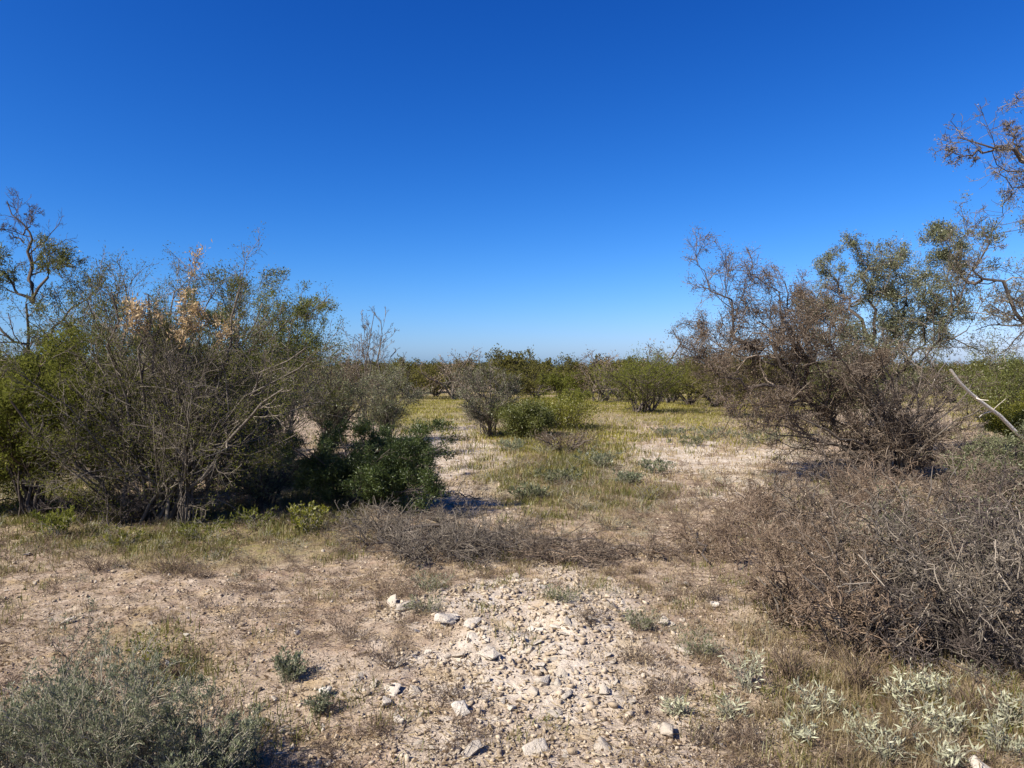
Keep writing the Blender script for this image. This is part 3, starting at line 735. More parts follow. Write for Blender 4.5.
# brush pile of dead twigs and the dead branches lying by it
def brush(name, label, spots, seed, bark, twig, hgt, reach, n, leafm=None, per=1., group=None, bias=.1, cat='brush', t2=6, rmin=.0016):
    """low sprawling dead brush: stems creeping outward from several spots"""
    r = np.random.default_rng(seed); b0 = gpt(*spots[0]); P = []
    for (px, py) in spots:
        b = gpt(px, py)
        for i in range(n):
            a = r.uniform(0, 6.28); L = reach * r.uniform(.45, 1.05); e = b + np.array([math.cos(a) * L, math.sin(a) * L, hgt * r.uniform(.1, 1.05)])
            P.append([b + np.array([r.normal(0, .08), r.normal(0, .08), -.02]), b + (e - b) * np.array([.4, .4, .7]) + np.array([0, 0, hgt * .18]), e])
    return woody(name, label, cat, b0, P, seed, list(r.uniform(.004, .010, len(P))),
                 [dict(n=8, length=(.3, .6), ang=(20, 60), K=4, wob=.25, up=bias, t0=.15, rr=.6, rmin=rmin * 1.2), dict(n=t2, length=(.3, .65), ang=(20, 65), K=3, wob=.28, up=bias, t0=.1, rr=.6, rmin=rmin)],
                 bark, twig, [(leafm, 2, per, (.012, .03), (.005, .011), dict(spread=.012, name='dead_leaves'))] if leafm else None, group=group, stem_parts=False, S=4, part='stems', K=6)
brush('dead_brush', 'dark dead brush added to deepen the shade at the foot of the big bare shrub, left side', [(85, 522), (115, 528), (140, 520)], 60, M['bark_dark'], M['twig_dark'], .5, .6, 8)  # extra skirt of dark twigs, put in for the shade low in the shrub
brush('brush_pile', 'pile of dead grey brush in front of the dark evergreen bush', [(432, 560), (400, 545), (465, 560), (380, 530), (440, 535), (415, 560), (490, 548), (450, 552), (370, 545), (520, 552)], 61, M['bark_dark'], M['twig_grey'], .22, .55, 12)
brush('dead_brush', 'low reddish dead brush trailing right from the grey brush pile', [(560, 562), (600, 560), (640, 558), (520, 560), (580, 552)], 62, M['twig_red'], M['twig_brown'], .13, .5, 9)
def lying_branch(name, label, pts, r0, seed, bark, twig, lift=.05, sprays=5):
    P = []
    for i, (px, py, up) in enumerate(pts): p = gpt(px, py); p[2] += lift + up; P.append(p)
    b = P[0].copy()
    return woody(name, label, 'branch', b, [P], seed, r0, [dict(n=sprays * 3, length=(.1, .28), ang=(25, 65), K=4, wob=.25, up=.08, t0=.1, rr=.5, rmin=.002), dict(n=4, length=(.3, .7), ang=(25, 65), K=3, wob=.28, up=.05, rr=.6, rmin=.0015)], bark, twig, jit=.18, K=14, part='stem')
lying_branch('fallen_branch', 'long dark crooked fallen branch running right out of the brush pile', [(398, 543, .03), (425, 541, .08), (452, 541, .06), (480, 549, .03), (520, 556, .0), (560, 560, .01), (600, 563, .0)], .017, 63, M['bark_dark'], M['twig_grey'])
lying_branch('fallen_branch', 'thin dark fallen branch in the shade right of the dark evergreen bush', [(430, 505, .02), (455, 500, .05), (480, 506, .03), (502, 512, .0)], .012, 64, M['bark_dark'], M['twig_grey'])

lying_branch('fallen_branch', 'dark forked fallen branch on top of the grey brush pile', [(375, 535, .05), (410, 552, .1), (450, 556, .08), (495, 563, .02)], .014, 65, M['bark_dark'], M['twig_grey'])
lying_branch('fallen_branch', 'thin fallen branch ending short of the rusty brush on the right', [(520, 545, .02), (570, 552, .06), (625, 552, .05), (665, 562, .0)], .012, 66, M['bark_dark'], M['twig_brown'])
# ------------------------------------------------------------------ middle ground
bush('bare_shrub', 'brown-grey bare shrub alone in the middle, left of the dark small bush', 488, 437, 356, 46, 71, M['bark_grey'], M['twig_grey'], M['greygreen'], 2.0, (.03, .055), (.010, .018), n=16, levels=[dict(a, rmin=c) for a, c in zip(LV3, (.006, .0045, .004))], gen=3, group='bare grey shrubs')
bush('dark_bush', 'small dense dark green bush at the right foot of the middle bare shrub', 527, 438, 402, 32, 72, M['bark_dark'], M['twig_brown'], M['mesquite'], 7, (.03, .065), (.012, .024), n=18, spread=.10, levels=LV3, gen=3)
bush('yellow_bush', 'low yellow-green bush right of the small dark bush', 560, 428, 398, 42, 73, M['bark_dark'], M['twig_brown'], M['yellowgreen'], 12, (.04, .08), (.014, .026), n=20, spread=.14)
bush('mesquite_tree', 'round green mesquite with a forked dark trunk in the middle right', 645, 413, 353, 64, 74, M['bark_dark'], M['bark_dark'], M['limegreen'], 12, (.05, .11), (.016, .03), n=20, cat='tree', spread=.14, arch=.5, r0=(.03, .05))
bush('brown_shrub', 'low dull brown shrub between the dark small bush and the sage clumps', 566, 452, 428, 40, 75, M['bark_grey'], M['twig_brown'], M['deadleaf'], 2, (.03, .06), (.01, .02), n=12)
SG = 'grey-green sage clumps on the flat'
for (px, py, h, wd, s, lab) in [(601, 468, 20, 46, 1, 'largest grey-green sage clump, right of the path in the middle'), (655, 474, 16, 40, 2, 'grey-green sage clump between the two bare pale patches'), (512, 452, 14, 40, 3, 'grey-green sage clump at the foot of the middle bare shrub'),
        (628, 484, 14, 30, 4, 'small sage clump just below the largest sage clump'), (712, 438, 10, 50, 5, 'flat sage clump above the long pale bare patch'), (760, 444, 14, 60, 6, 'broad flat sage clump left of the bare right-hand tree'),
        (668, 436, 9, 40, 7, 'sage clump below the round green mesquite, far right of it'), (560, 484, 18, 50, 8, 'olive-grey clump in the grassy flat below the brown shrub'), (530, 500, 14, 40, 9, 'olive-grey clump on the right edge of the pale path'), (690, 446, 10, 40, 10, 'low sage clump at the upper edge of the long pale bare patch')]:
    forb('sage_clump', lab, px, py, h, wd, 80 + s, 'sage' if s < 8 else 'greygreen', 16, 9, (.03, .07), (.012, .022), SG, stem='sage_stem')
for (px, py, h, wd, s, lab) in [(650, 500, 22, 40, 1, 'yellow-green grass tuft by the pale patch in the middle'), (580, 510, 20, 40, 2, 'tan-green tuft in the middle of the flat'), (610, 530, 20, 40, 3, 'pale tuft above the reddish dead brush'), (545, 455, 16, 34, 4, 'yellowish tuft between the dark bush and the sage')]:
    forb('grass_tuft', lab, px, py, h, wd, 95 + s, 'yellowgrass' if s in (1, 4) else 'straw', 40, 3, (.05, .1), (.006, .012), 'grass tufts on the flat', tw=False)

# ------------------------------------------------------------------ right side
# lacy tree with dark limbs
dR = 12.0
b = np.array([*(at(862, 455, dR)[:2]), 0]); b[2] = float(height(b[0], b[1]))
lim = [[b - np.array([0, 0, .05]), at(845, 432, dR), at(825, 412, dR), at(800, 396, dR - .1)],
       PXL((803, 398, dR - .1), (775, 365, dR - .2), (748, 338, dR - .3), (730, 322, dR - .3), (716, 292, dR - .3), (702, 268, dR - .3)),
       PXL((800, 396, dR - .1), (790, 372, dR + .1), (770, 335, dR + .2), (755, 322, dR + .3), (738, 318, dR + .3)),
       PXL((798, 385, dR), (800, 350, dR - .2), (788, 325, dR - .2), (772, 300, dR - .1), (760, 275, dR)),
       PXL((812, 402, dR), (812, 360, dR + .2), (800, 322, dR + .2), (790, 295, dR + .3), (778, 278, dR + .3)),
       PXL((822, 410, dR), (838, 370, dR - .3), (835, 330, dR - .3), (822, 300, dR - .2)),
       PXL((800, 396, dR - .1), (770, 390, dR - .4), (740, 385, dR - .5), (712, 372, dR - .5), (695, 352, dR - .5)),
       PXL((806, 400, dR - .1), (775, 402, dR - .7), (750, 408, dR - .9), (738, 402, dR - .9)),
       PXL((775, 365, dR - .2), (745, 358, dR + .1), (715, 340, dR + .2), (700, 325, dR + .2)),
       PXL((830, 416, dR), (862, 385, dR - .4), (880, 360, dR - .4))]
woody('lacy_tree', 'brown lacy tree with dark crooked limbs, left one of the right-hand group', 'tree', b, lim, 101, [.075, .042, .03, .032, .036, .032, .034, .026, .022, .032],
      [dict(n=24, length=(.22, .48), ang=(25, 78), K=5, wob=.32, up=.08, t0=.12, rr=.5, rmin=.0048), dict(n=12, length=(.3, .65), ang=(25, 70), K=4, wob=.32, up=.1, t0=.15, rr=.5, rmin=.0032), dict(n=5, length=(.3, .7), ang=(30, 75), K=3, wob=.35, up=.05, t0=.1, rr=.6, rmin=.0026)],
      M['bark_dark'], M['twig_brown'], [(M['deadleaf'], 3, 2.8, (.014, .034), (.007, .014), dict(spread=.05, name='dead_leaves'))], part='limb', jit=.3, taper=.15)
# green mesquite behind it
d2 = 14.5
b = np.array([*(at(915, 448, d2)[:2]), 0]); b[2] = float(height(b[0], b[1]))
lim = [[b - np.array([0, 0, .05]), at(898, 405, d2), at(880, 370, d2), at(868, 335, d2)],
       PXL((868, 338, d2), (858, 310, d2), (842, 285, d2 + .2), (825, 262, d2 + .3)), PXL((872, 345, d2), (875, 310, d2 - .2), (866, 275, d2 - .3), (858, 248, d2 - .3)),
       PXL((880, 365, d2), (898, 330, d2), (905, 300, d2 + .2), (900, 270, d2 + .3)), PXL((890, 385, d2), (915, 350, d2 - .4), (932, 322, d2 - .5), (950, 305, d2 - .5)),
       PXL((870, 340, d2), (845, 335, d2 + .5), (825, 315, d2 + .6), (812, 300, d2 + .6)), PXL((878, 360, d2), (920, 325, d2 + .6), (930, 295, d2 + .7), (925, 270, d2 + .7)), PXL((880, 370, d2), (850, 350, d2 - .6), (830, 345, d2 - .8)), PXL((898, 400, d2), (930, 350, d2 - .6), (955, 310, d2 - .9), (974, 280, d2 - 1), (988, 248, d2 - 1), (997, 224, d2 - 1)), PXL((950, 315, d2 - .9), (952, 285, d2 - .8), (946, 262, d2 - .8), (940, 240, d2 - .7))]
woody('mesquite_tree', 'taller grey-green leafy mesquite at the top of the right-hand group', 'tree', b, lim, 102, [.08, .042, .038, .038, .036, .032, .032, .03, .036, .022],
      [dict(n=16, length=(.28, .6), ang=(25, 75), K=5, wob=.3, up=.1, t0=.2, rr=.5, rmin=.005), dict(n=9, length=(.3, .65), ang=(25, 65), K=4, wob=.3, up=.1, t0=.2, rr=.5, rmin=.0035), dict(n=4, length=(.3, .65), ang=(30, 70), K=3, wob=.3, up=.05, t0=.1, rr=.6, rmin=.003)],
      M['bark_dark'], M['twig_grey'], [(M['greygreen'], 3, 13, (.03, .06), (.011, .02), dict(spread=.045, mask=lambda e: np.sin(e[:, 0] * 4.3 + 1) + np.sin(e[:, 2] * 5.2) + np.sin(e[:, 1] * 3.7) > -1.5))], part='limb', jit=.3, taper=.15)
# big tree standing outside the frame on the right: limbs reach in
d3 = 8.6
b = np.array([6.6, d3, float(height(6.6, d3))])
T0 = at(1085, 330, d3)
lim = [[b - np.array([0, 0, .1]), np.array([6.65, d3, 1.0]), at(1085, 340, d3), at(1075, 250, d3), at(1072, 190, d3)],
       [at(1082, 345, d3), at(1052, 328, d3), at(1024, 316, d3), at(1008, 291, d3), at(986, 284, d3), at(978, 274, d3), at(990, 246, d3), at(996, 226, d3)],
       [at(1052, 330, d3), at(1020, 322, d3 - .2), at(1002, 313, d3 - .2), at(988, 300, d3 - .3)],
       [at(982, 280, d3), at(968, 285, d3 + .2), at(956, 262, d3 + .2), at(945, 240, d3 + .2)],
       [at(1072, 200, d3), at(1048, 178, d3 - .5), at(1024, 160, d3 - .8), at(1006, 149, d3 - 1), at(988, 143, d3 - 1.1), at(972, 132, d3 - 1.1)],
       [at(1006, 149, d3 - 1), at(984, 150, d3 - 1.1), at(965, 156, d3 - 1.1), at(950, 150, d3 - 1.1)],
       [at(1060, 190, d3 - .4), at(1030, 186, d3 - .6), at(1008, 184, d3 - .7), at(994, 174, d3 - .7)],
       [at(1072, 200, d3), at(1058, 140, d3 - .2), at(1038, 105, d3 - .3), at(1018, 88, d3 - .4)],
       [at(1024, 158, d3 - .8), at(1012, 140, d3 - .8), at(1010, 122, d3 - .7)],
       [at(1080, 330, d3), at(1050, 300, d3 + .3), at(1030, 290, d3 + .4), at(1012, 300, d3 + .4)],
       [at(1074, 240, d3), at(1110, 180, d3 + .3), at(1150, 120, d3 + .4)], [at(1080, 300, d3), at(1140, 250, d3 - .3), at(1200, 220, d3 - .6)]]
woody('overhanging_tree', 'crooked tree beyond the right edge, its twisted bare limbs reaching into the sky', 'tree', b, lim, 103, [.12, .034, .015, .018, .036, .016, .016, .022, .013, .022, .05, .05],
      [dict(n=16, length=(.14, .38), ang=(30, 75), K=4, wob=.32, up=.12, t0=.25, rr=.45, rmin=.003), dict(n=8, length=(.35, .65), ang=(30, 70), K=4, wob=.35, up=.1, t0=.2, rr=.55, rmin=.0026), dict(n=4, length=(.3, .7), ang=(30, 75), K=3, wob=.35, up=.05, t0=.1, rr=.6, rmin=.0021)],
      M['bark_dark'], M['twig_grey'], [(M['greyleaf'], 3, 1.3, (.009, .022), (.004, .009), dict(spread=.02, name='dead_leaves')), (M['greygreen'], 3, 1.6, (.010, .025), (.005, .010), dict(spread=.03, name='leaves', mask=lambda e: e[:, 2] < 3.4))], part='limb', taper=.18, jit=.25)
# snapped pale limb
P = [at(950, 368, 9.6), at(957, 381, 9.65), at(975, 395, 9.8), at(992, 412, 10.0), at(1016, 433, 10.2), at(1050, 462, 10.4), gpt(1078, 486)]
woody('broken_limb', 'snapped bleached limb slanting down at the right, pale and bare', 'branch', P[-1], [P[::-1]], 104, .036, [dict(n=3, length=(.08, .2), ang=(30, 60), K=4, wob=.2, up=.2, t0=.5, rr=.35, rmin=.004)], M['bleached'], M['bleached'], taper=.5, K=14, jit=.05)
# brown thorny shrub in front of the trees
b = gpt(902, 480)
ends = [(772, 412), (790, 398), (800, 420), (822, 372), (840, 358), (858, 352), (880, 352), (902, 356), (925, 350), (945, 362), (955, 385), (968, 412), (965, 445), (810, 440), (850, 400), (885, 395), (920, 400), (940, 430), (780, 432), (752, 422), (762, 438), (985, 405), (990, 432), (975, 385), (870, 372), (915, 378)]
woody('thorny_shrub', 'large brown thorny shrub with arching grey stems below the right-hand trees', 'shrub', b, fan_px(fr, b, b[1], ends, .9, .14, .35), 105, list(fr.uniform(.02, .038, len(ends))),
      [dict(n=12, length=(.22, .5), ang=(22, 68), K=5, wob=.3, up=.08, t0=.2, rr=.5, rmin=.0042), dict(n=8, length=(.3, .55), ang=(25, 65), K=4, wob=.3, up=.1, t0=.15, rr=.55, rmin=.0024), dict(n=4, length=(.3, .65), ang=(30, 70), K=3, wob=.3, up=.05, t0=.1, rr=.6, rmin=.002)],
      M['bark_grey'], M['twig_brown'], [(M['greyleaf'], 3, 1.5, (.016, .036), (.007, .014), dict(spread=.025, name='dead_leaves'))])
bush('green_shrub', 'leafy green shrub at the right edge, behind the snapped pale limb', 1000, 432, 338, 50, 106, M['bark_dark'], M['twig_brown'], M['mesquite'], 30, (.04, .08), (.015, .028), n=12, spread=.1)
bush('yellow_bush', 'yellow-green low bush at the right edge below the snapped pale limb', 1022, 447, 392, 36, 107, M['bark_dark'], M['twig_brown'], M['yellowgreen'], 32, (.035, .07), (.014, .026), n=12, spread=.07)
bush('green_shrub', 'olive shrub at the right edge among the brown brush', 1005, 505, 428, 55, 108, M['bark_grey'], M['twig_brown'], M['greygreen'], 4, (.025, .05), (.009, .017), n=14, spread=.04, levels=LV3, gen=3)
bush('mesquite_tree', 'dark brownish mesquite behind the lacy tree', 735, 418, 330, 52, 109, M['bark_dark'], M['twig_brown'], M['mesquite_far'], 18, (.05, .1), (.018, .034), n=12, spread=.12, cat='tree')
bush('mesquite_tree', 'olive mesquite seen through the limbs between the two right-hand trees', 850, 425, 345, 60, 110, M['bark_dark'], M['twig_brown'], M['mesquite'], 18, (.05, .1), (.018, .034), n=12, spread=.12, cat='tree')
# foreground dead brush
DB = 'dead brown brush in the right foreground'
LVB = [dict(n=7, length=(.25, .6), ang=(22, 70), K=5, wob=.32, up=.08, t0=.15, rr=.65, rmin=.0036), dict(n=5, length=(.28, .65), ang=(25, 75), K=4, wob=.36, up=.04, t0=.12, rr=.65, rmin=.0026), dict(n=4, length=(.3, .7), ang=(25, 80), K=3, wob=.36, up=.02, t0=.1, rr=.65, rmin=.0018)]
def dead(label, px, py, top, half, seed, twig, leafm, per, n, bark='bark_grey'):
    return bush('dead_shrub', label, px, py, top, half, seed, M[bark], M[twig], M[leafm], per, (.010, .024), (.005, .010), n=n, group=DB, arch=.55, levels=LVB, r0=(.005, .013), K=8, lname='dead_leaves', gen=3, spread=.012)
dead('dead grey-brown shrub at the right edge, biggest of the foreground brush', 962, 655, 500, 150, 111, 'twig_grey', 'greyleaf', .6, 15, 'bark_dark')
dead('dead rusty shrub left of the biggest dead shrub', 858, 610, 492, 105, 112, 'twig_brown', 'redleaf', 1.2, 13)
dead('dead shrub cut by the right edge with dark gaps beneath it', 1060, 668, 470, 130, 113, 'twig_grey', 'greyleaf', .6, 14, 'bark_dark')
dead('dead brown shrub behind the rusty one, before the pale bare patch', 815, 545, 470, 75, 115, 'twig_brown', 'deadleaf', 1.2, 11)
dead('dead brown shrub at the foot of the thorny shrub', 930, 560, 458, 85, 116, 'twig_brown', 'deadleaf', .7, 15)
dead('low dead shrub between the brush and the dry grass, nearest the rubble', 785, 625, 570, 58, 117, 'twig_red', 'redleaf', .7, 11)
dead('dead grey shrub in the middle of the right-hand brush, between two rusty ones', 905, 600, 480, 90, 122, 'twig_grey', 'greygreen', 1.2, 12, 'bark_dark')
dead('dead rusty shrub at the left front of the biggest dead shrub', 855, 655, 555, 85, 123, 'twig_red', 'redleaf', .7, 13)
dead('dead grey shrub at the right edge, behind the biggest dead shrub', 1000, 600, 468, 100, 124, 'twig_dark', 'greygreen', 1.0, 15)
dead('dead rusty low shrub behind the pale patch end, left of the thorny shrub', 765, 520, 462, 60, 125, 'twig_red', 'redleaf', .7, 13)
dead('sparse dead shrub on the pale stony ground left of the thorny shrub foot', 838, 508, 440, 60, 126, 'twig_brown', 'deadleaf', .7, 11)
dead('sparse dead shrub right at the front of the thorny shrub foot', 880, 525, 450, 62, 127, 'twig_red', 'deadleaf', .7, 12)
dead('dead shrub between the thorny shrub and the olive shrub at the right edge', 965, 530, 440, 62, 128, 'twig_brown', 'redleaf', .7, 13)
dead('dead shrub far back at the right edge by the yellow-green bush', 1030, 545, 448, 75, 118, 'twig_brown', 'deadleaf', .8, 13)
brush('dead_brush', 'dark dead brush added to deepen the shade under the biggest dead shrub', [(870, 655), (920, 662), (970, 668), (1015, 672), (890, 640), (950, 645)], 129, M['bark_dark'], M['twig_dark'], .35, .4, 10)  # added skirt: its dark twig colour stands in for deep shadow at the base
brush('dead_brush', 'sparse rusty dead brush sprawling over pale stones at the left of the right-hand brush', [(700, 556), (730, 560), (760, 575), (790, 590), (760, 540), (800, 562), (825, 600), (790, 622), (720, 535), (830, 540)], 130, M['twig_red'], M['twig_red'], .42, .62, 7, M['redleaf'], 1.5)
lying_branch('dead_stick', 'bare dark stick standing out of the brush near the pale patch', [(812, 500, .0), (800, 490, .06), (790, 474, .1)], .011, 119, M['bark_dark'], M['twig_dark'], sprays=2)
lying_branch('dead_stick', 'grey dead branch lying under the biggest dead shrub', [(850, 640, .05), (900, 645, .03), (950, 655, .05), (1010, 640, .12)], .010, 120, M['bark_grey'], M['twig_grey'])
lying_branch('dead_stick', 'dark leaning stick at the left end of the right-hand brush', [(708, 568, 0.0), (698, 552, .08), (680, 528, .12)], .009, 121, M['bark_dark'], M['twig_dark'], sprays=2)

# ------------------------------------------------------------------ foreground plants
def sagebush(label, px, py, top, half, seed, n, per=8):
    b = gpt(px, py); q = F / b[1]; h = at(px, top, b[1])[2] - b[2]; s = half / q; r = np.random.default_rng(seed)
    return woody('sage_bush', label, 'shrub', b, fan(r, b, n, s, h, arch=.25, bx=s * .22), seed, list(r.uniform(.0025, .005, n)),
        [dict(n=9, length=(.25, .5), ang=(15, 45), K=4, wob=.18, up=.35, t0=.2, rr=.65, rmin=.0013), dict(n=4, length=(.3, .6), ang=(20, 50), K=3, wob=.2, up=.3, t0=.2, rr=.65, rmin=.001)],
        M['sage_stem'], M['sage_stem'], [(M['sage'], 2, per, (.010, .026), (.0028, .006), dict(spread=.004, up=.5, along=.9, name='leaves'))], group='sage bushes at the bottom left', stem_parts=False, part='stems', S=4)
sagebush('broad grey-green sage bush filling the bottom left corner area', 105, 790, 660, 100, 131, 52)
sagebush('grey-green sage bush cut by the left edge', 8, 780, 668, 75, 132, 30)
sagebush('smaller sage bush at the right end of the bottom left clump', 200, 795, 702, 60, 133, 24)
b = gpt(74, 690)
woody('dry_stalk', 'lone branched dry grey stalk rising behind the sage bushes', 'weed', b, fan_px(fr, b, b[1], [(62, 622), (80, 618), (95, 632), (52, 640), (88, 650)], .12, .02), 134, .004,
      [dict(n=7, length=(.2, .4), ang=(25, 60), K=4, wob=.25, up=.2, t0=.3, rr=.6, rmin=.0014), dict(n=4, length=(.3, .6), ang=(25, 60), K=3, wob=.25, up=.2, rr=.6, rmin=.001)], M['twig_grey'], M['twig_grey'],
      [(M['sage'], 2, 4, (.010, .02), (.004, .008), dict(spread=.008, name='leaves'))], stem_parts=False, part='stems', S=4)
forb('green_weed', 'small grey-green weed casting a dark shadow left of the rubble', 290, 680, 30, 36, 141, 'sage', 16, 12, (.014, .03), (.005, .010))
forb('green_weed', 'tiny green weed beside the cream rounded rock', 320, 712, 20, 24, 142, 'sage', 12, 10, (.012, .025), (.004, .009))
DW = 'small dead weeds on the stony soil'
for i, (px, py, h, wd, lab) in enumerate([(452, 702, 26, 56, 'dark dead weed just above the white jagged rock'), (388, 665, 30, 60, 'dull brown weed left of the rubble patch'), (668, 690, 20, 60, 'dark brown low weed right of the rubble patch'), (705, 745, 26, 60, 'dark twiggy weed beside the large smooth tan stone'),
      (745, 672, 20, 60, 'brown low weed between the rubble and the silver plants'), (640, 660, 22, 50, 'brownish weed at the right end of the rubble'), (350, 640, 24, 60, 'thin dry weed on the litter above the small green weed'), (230, 620, 22, 70, 'thin dry weed on the brown litter strip'),
      (710, 600, 22, 50, 'brown weed below the left end of the dead brush'), (590, 620, 16, 50, 'sparse dry weed at the top right of the rubble'), (750, 745, 24, 60, 'dark weed left of the lowest silver plants'), (870, 760, 20, 60, 'dark twiggy weed between the lowest silver plants')]):
    forb('dead_weed', lab, px, py, h, wd, 150 + i, 'deadleaf', 18, 2.0, (.008, .02), (.003, .007), DW, stem='twig_brown', cat='weed')
for i, (px, py, h, wd, lab) in enumerate([(560, 600, 14, 50, 'olive tuft at the top of the rubble patch'), (640, 628, 18, 44, 'olive tuft right of the long flat pale stone'), (700, 655, 22, 50, 'olive-grey weed among stones below the dead brush'), (425, 612, 16, 46, 'olive tuft between two slabs of the rubble'), (430, 590, 18, 50, 'olive-straw tuft above the rubble patch'), (235, 760, 30, 50, 'green weed at the right end of the sage bushes')]):
    forb('olive_weed', lab, px, py, h, wd, 170 + i, 'greygreen', 22, 4, (.012, .03), (.004, .008), 'small olive weeds on the stony soil')
SV = 'silver leaved plants at the bottom right'
SILV = [(745, 690, 36, 44, 'silver plant farthest left, between rubble and dry grass'), (812, 715, 38, 56, 'silver plant with drooping long leaves standing clear in front of the dark brush gap'), (800, 740, 26, 50, 'low silver plant right under the drooping one'), (900, 705, 40, 40, 'silver plant highest up, in the dry grass under the dead brush'),
      (935, 702, 36, 40, 'silver plant highest up, second from the left in the dry grass'), (918, 735, 40, 46, 'silver plant in the middle of the dry grass'), (950, 742, 38, 44, 'silver plant right of the middle one in the dry grass'), (886, 765, 40, 50, 'silver plant at the bottom edge, left one'), (1008, 730, 48, 50, 'silver plant at the right edge, tallest'),
      (1000, 755, 34, 50, 'silver plant at the right edge just above the pinkish rock'), (945, 768, 34, 60, 'silver plant at the bottom edge left of the pinkish rock'), (730, 718, 20, 40, 'small sparse silver plant above the large smooth tan stone'), (860, 740, 26, 40, 'pale silver plant between the drooping one and the middle one'), (675, 715, 16, 30, 'tiny silver sprig on bare soil above the tan stone')]
for i, (px, py, h, wd, lab) in enumerate(SILV):
    forb('silver_plant', lab, px, py, h, wd, 190 + i, 'silver', 13, 2.6, (.018, .052), (.005, .0105), SV, stem='sage_stem', up=.15, tw=True)
for i, (px, py, h, wd, lab) in enumerate([(860, 690, 50, 60, 'tan dry grass tuft at the foot of the biggest dead shrub'), (790, 680, 46, 60, 'tan dry grass tuft behind the drooping silver plant'), (975, 720, 46, 60, 'tan dry grass tuft among the right-hand silver plants'), (900, 745, 40, 60, 'tan dry grass tuft among the lower silver plants'), (840, 660, 30, 60, 'short dry grass tuft under the rusty dead shrub'),
       (100, 570, 26, 60, 'dry grass tuft in front of the big bare shrub'), (170, 572, 26, 60, 'dry grass tuft right of its twin in front of the big bare shrub'), (225, 770, 60, 50, 'tall dry grass tuft right of the sage bushes')]):
    forb('dry_grass_tuft', lab, px, py, h, wd, 210 + i, 'straw', 60, 2, (.03, .06), (.002, .0045), 'dry grass tufts', stem='sage_stem' if i > 20 else 'twig_red', tw=False, cat='grass tuft')

# ------------------------------------------------------------------ far trees
def far_proto(seed, leafm, h, s, per, L, W, bark, twig, name, label, bare=False):
    r = np.random.default_rng(seed); b = np.zeros(3)
    P = fan(r, b, 9, s, h * .88, arch=.5, bx=.12)
    return woody(name, label, 'tree', b, P, seed, list(r.uniform(.03, .06, 9)), [dict(n=7, length=(.3, .55), ang=(25, 60), K=3, wob=.25, up=.15, t0=.25, rr=.5, rmin=.008), dict(n=5, length=(.35, .65), ang=(25, 65), K=3, wob=.3, up=.1, t0=.2, rr=.55, rmin=.006)],
        bark, twig, [(leafm, 2, per, L, W, dict(spread=.09, name='crown'))] if leafm else None, stem_parts=False, part='trunk', S=4, K=5)
FT = 'trees standing out before the far treeline'
pro = [far_proto(301, M['mesquite_far'], 2.7, 1.9, 14, (.08, .16), (.03, .055), M['bark_dark'], M['bark_dark'], 'mesquite_tree', ''),
       far_proto(302, M['mesquite_far'], 2.2, 1.9, 14, (.08, .16), (.03, .055), M['bark_dark'], M['bark_dark'], 'mesquite_tree', ''),
       far_proto(303, M['limegreen'], 2.0, 1.5, 14, (.08, .16), (.03, .055), M['bark_dark'], M['bark_dark'], 'mesquite_tree', ''),
       far_proto(304, M['redleaf'], 2.6, 1.7, 2.2, (.06, .12), (.025, .045), M['bark_grey'], M['twig_brown'], 'bare_tree', '')]
FAR = [ # px, base row distance, prototype, scale, label
 (412, 46, 1, 1.2, 'olive mesquite behind the yellow grass clearing, at its left'), (436, 50, 0, 1.08, 'olive mesquite closing the end of the pale path'), (456, 44, 3, 1.3, 'bare far tree whose top shows left of the middle bare shrub'),
 (508, 42, 0, .8, 'olive far mesquite right behind the middle bare shrub'), (536, 46, 1, 1.05, 'rounded olive far mesquite above the small dark bush'), (561, 44, 2, .95, 'greener far mesquite above the yellow-green bush'), (584, 48, 0, .85, 'olive far mesquite left of the round green mesquite'),
 (602, 40, 3, 1.22, 'bare far tree standing up left of the round green mesquite'), (620, 43, 0, 1.05, 'darker far mesquite touching the round green mesquite on its left'), (662, 38, 3, 1.42, 'bare far tree rising above the round green mesquite'), (690, 36, 0, 1.0, 'olive far mesquite right of the round green mesquite'),
 (716, 33, 1, 1.1, 'broad olive far mesquite at the left foot of the lacy tree'), (672, 42, 1, 1.0, 'low olive far mesquite half hidden by the round green mesquite'), (765, 36, 0, 1.1, 'far mesquite seen through the base of the lacy tree'), (952, 40, 0, 1.0, 'far mesquite in the gap left of the snapped pale limb'),
 (975, 44, 3, 1.0, 'bare far tree in the gap below the arching limb'), (1015, 38, 1, 1.1, 'far mesquite at the right edge above the leafy green shrub'), (575, 34, 2, .5, 'small yellowish far bush on the grass of the flat')]
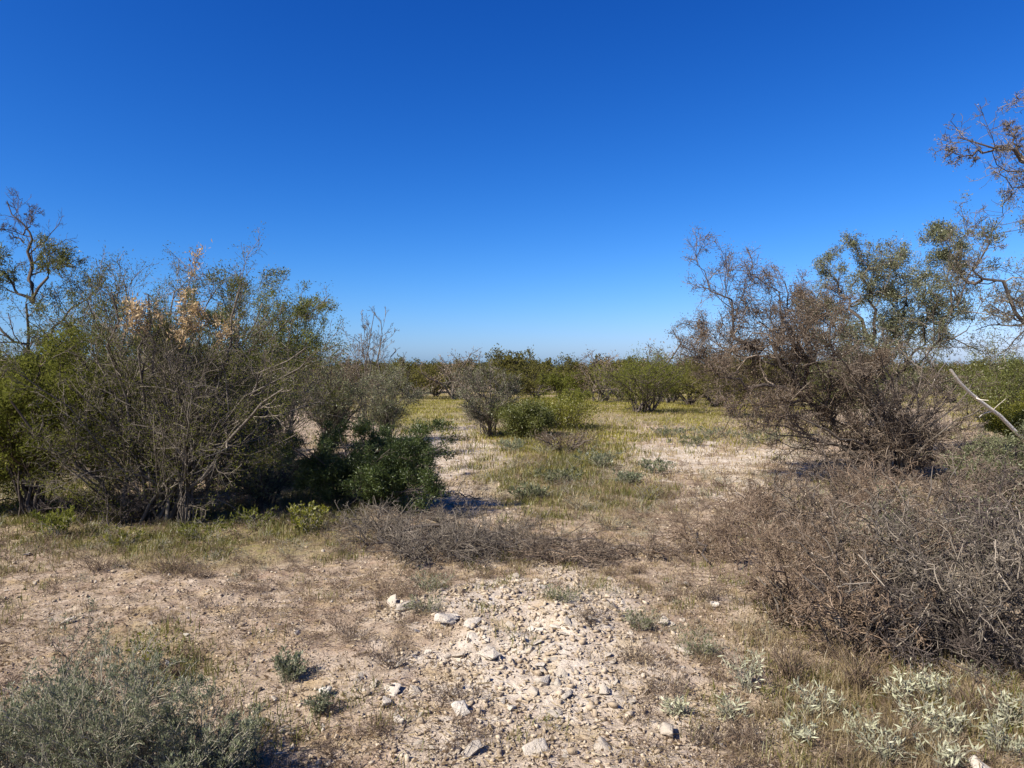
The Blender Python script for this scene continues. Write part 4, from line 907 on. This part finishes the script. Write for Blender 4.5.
for i, (px, d, pi, s, lab) in enumerate(FAR):
    x = (px - 512) / F * d; loc = (x, d, float(height(x, d)) - .03)
    copy_tree(pro[pi], lab, loc, i * 1.7, (s * 1.1, s * 1.1, s), FT)

def treeline():
    """the far wood, one mass along the whole horizon"""
    r = np.random.default_rng(77); N = 640
    parts_l, parts_b = [], []
    prot = []
    for s in range(4):
        rs = np.random.default_rng(500 + s); b0 = np.zeros(3)
        P = np.stack([resample(q, 4, .1, rs) for q in fan(rs, b0, 7, 1.9, 2.2, arch=.5)])
        rad = np.full((7, 1), .04) * np.linspace(1, .4, 5)[None]
        a = sprout(rs, P, rad, 6, (.35, .6), (25, 60), 3, .25, .15, .25, .5, .012); c = sprout(rs, *a, 4, (.35, .65), (25, 65), 2, .3, .1, .2, .55, .009)
        prot.append((leaves(rs, c[0], 15, (.11, .22), (.045, .09), spread=.11), join([tubes(P, rad, 3), tubes(*a), tubes(*c)])))
    dd = r.uniform(48, 135, N) ** 1.0; xx = r.uniform(-1, 1, N) * (dd * 1.0 + 10)
    for i in range(N):
        (LV, LF), (BV, BF) = prot[i % 4]
        s = float(np.clip(np.exp(r.normal(.02, .2)) * (.85 + .4 * vnoise(xx[i] / 14, dd[i] / 14, 5)), .72, 1.35)); th = r.uniform(0, 6.28); c, s_ = math.cos(th), math.sin(th)
        Rm = np.array([[c, s_, 0], [-s_, c, 0], [0, 0, 1]]) * s * np.array([[1, 1, 1]])
        off = np.array([xx[i], dd[i], float(height(xx[i], dd[i]))])
        bare = r.random() < .12
        if not bare: parts_l.append((LV @ Rm + off, LF))
        parts_b.append((BV @ Rm + off, BF))
    V, f = join(parts_l); V2, f2 = join(parts_b)
    root = thing('treeline', 'far olive wood of low mesquites along the horizon', 'treeline', (0, 90, 0)); root['kind'] = 'stuff'
    obj('foliage', mesh('foliage', V - np.array([0, 90, 0]), f, M['mesquite_far']), root); obj('trunks', mesh('trunks', V2 - np.array([0, 90, 0]), f2, M['bark_grey']), root)
treeline()
for p_ in pro:
    for ch in list(p_.children): bpy.data.objects.remove(ch)
    bpy.data.objects.remove(p_)
print('verts', sum(len(m_.vertices) for m_ in bpy.data.meshes))
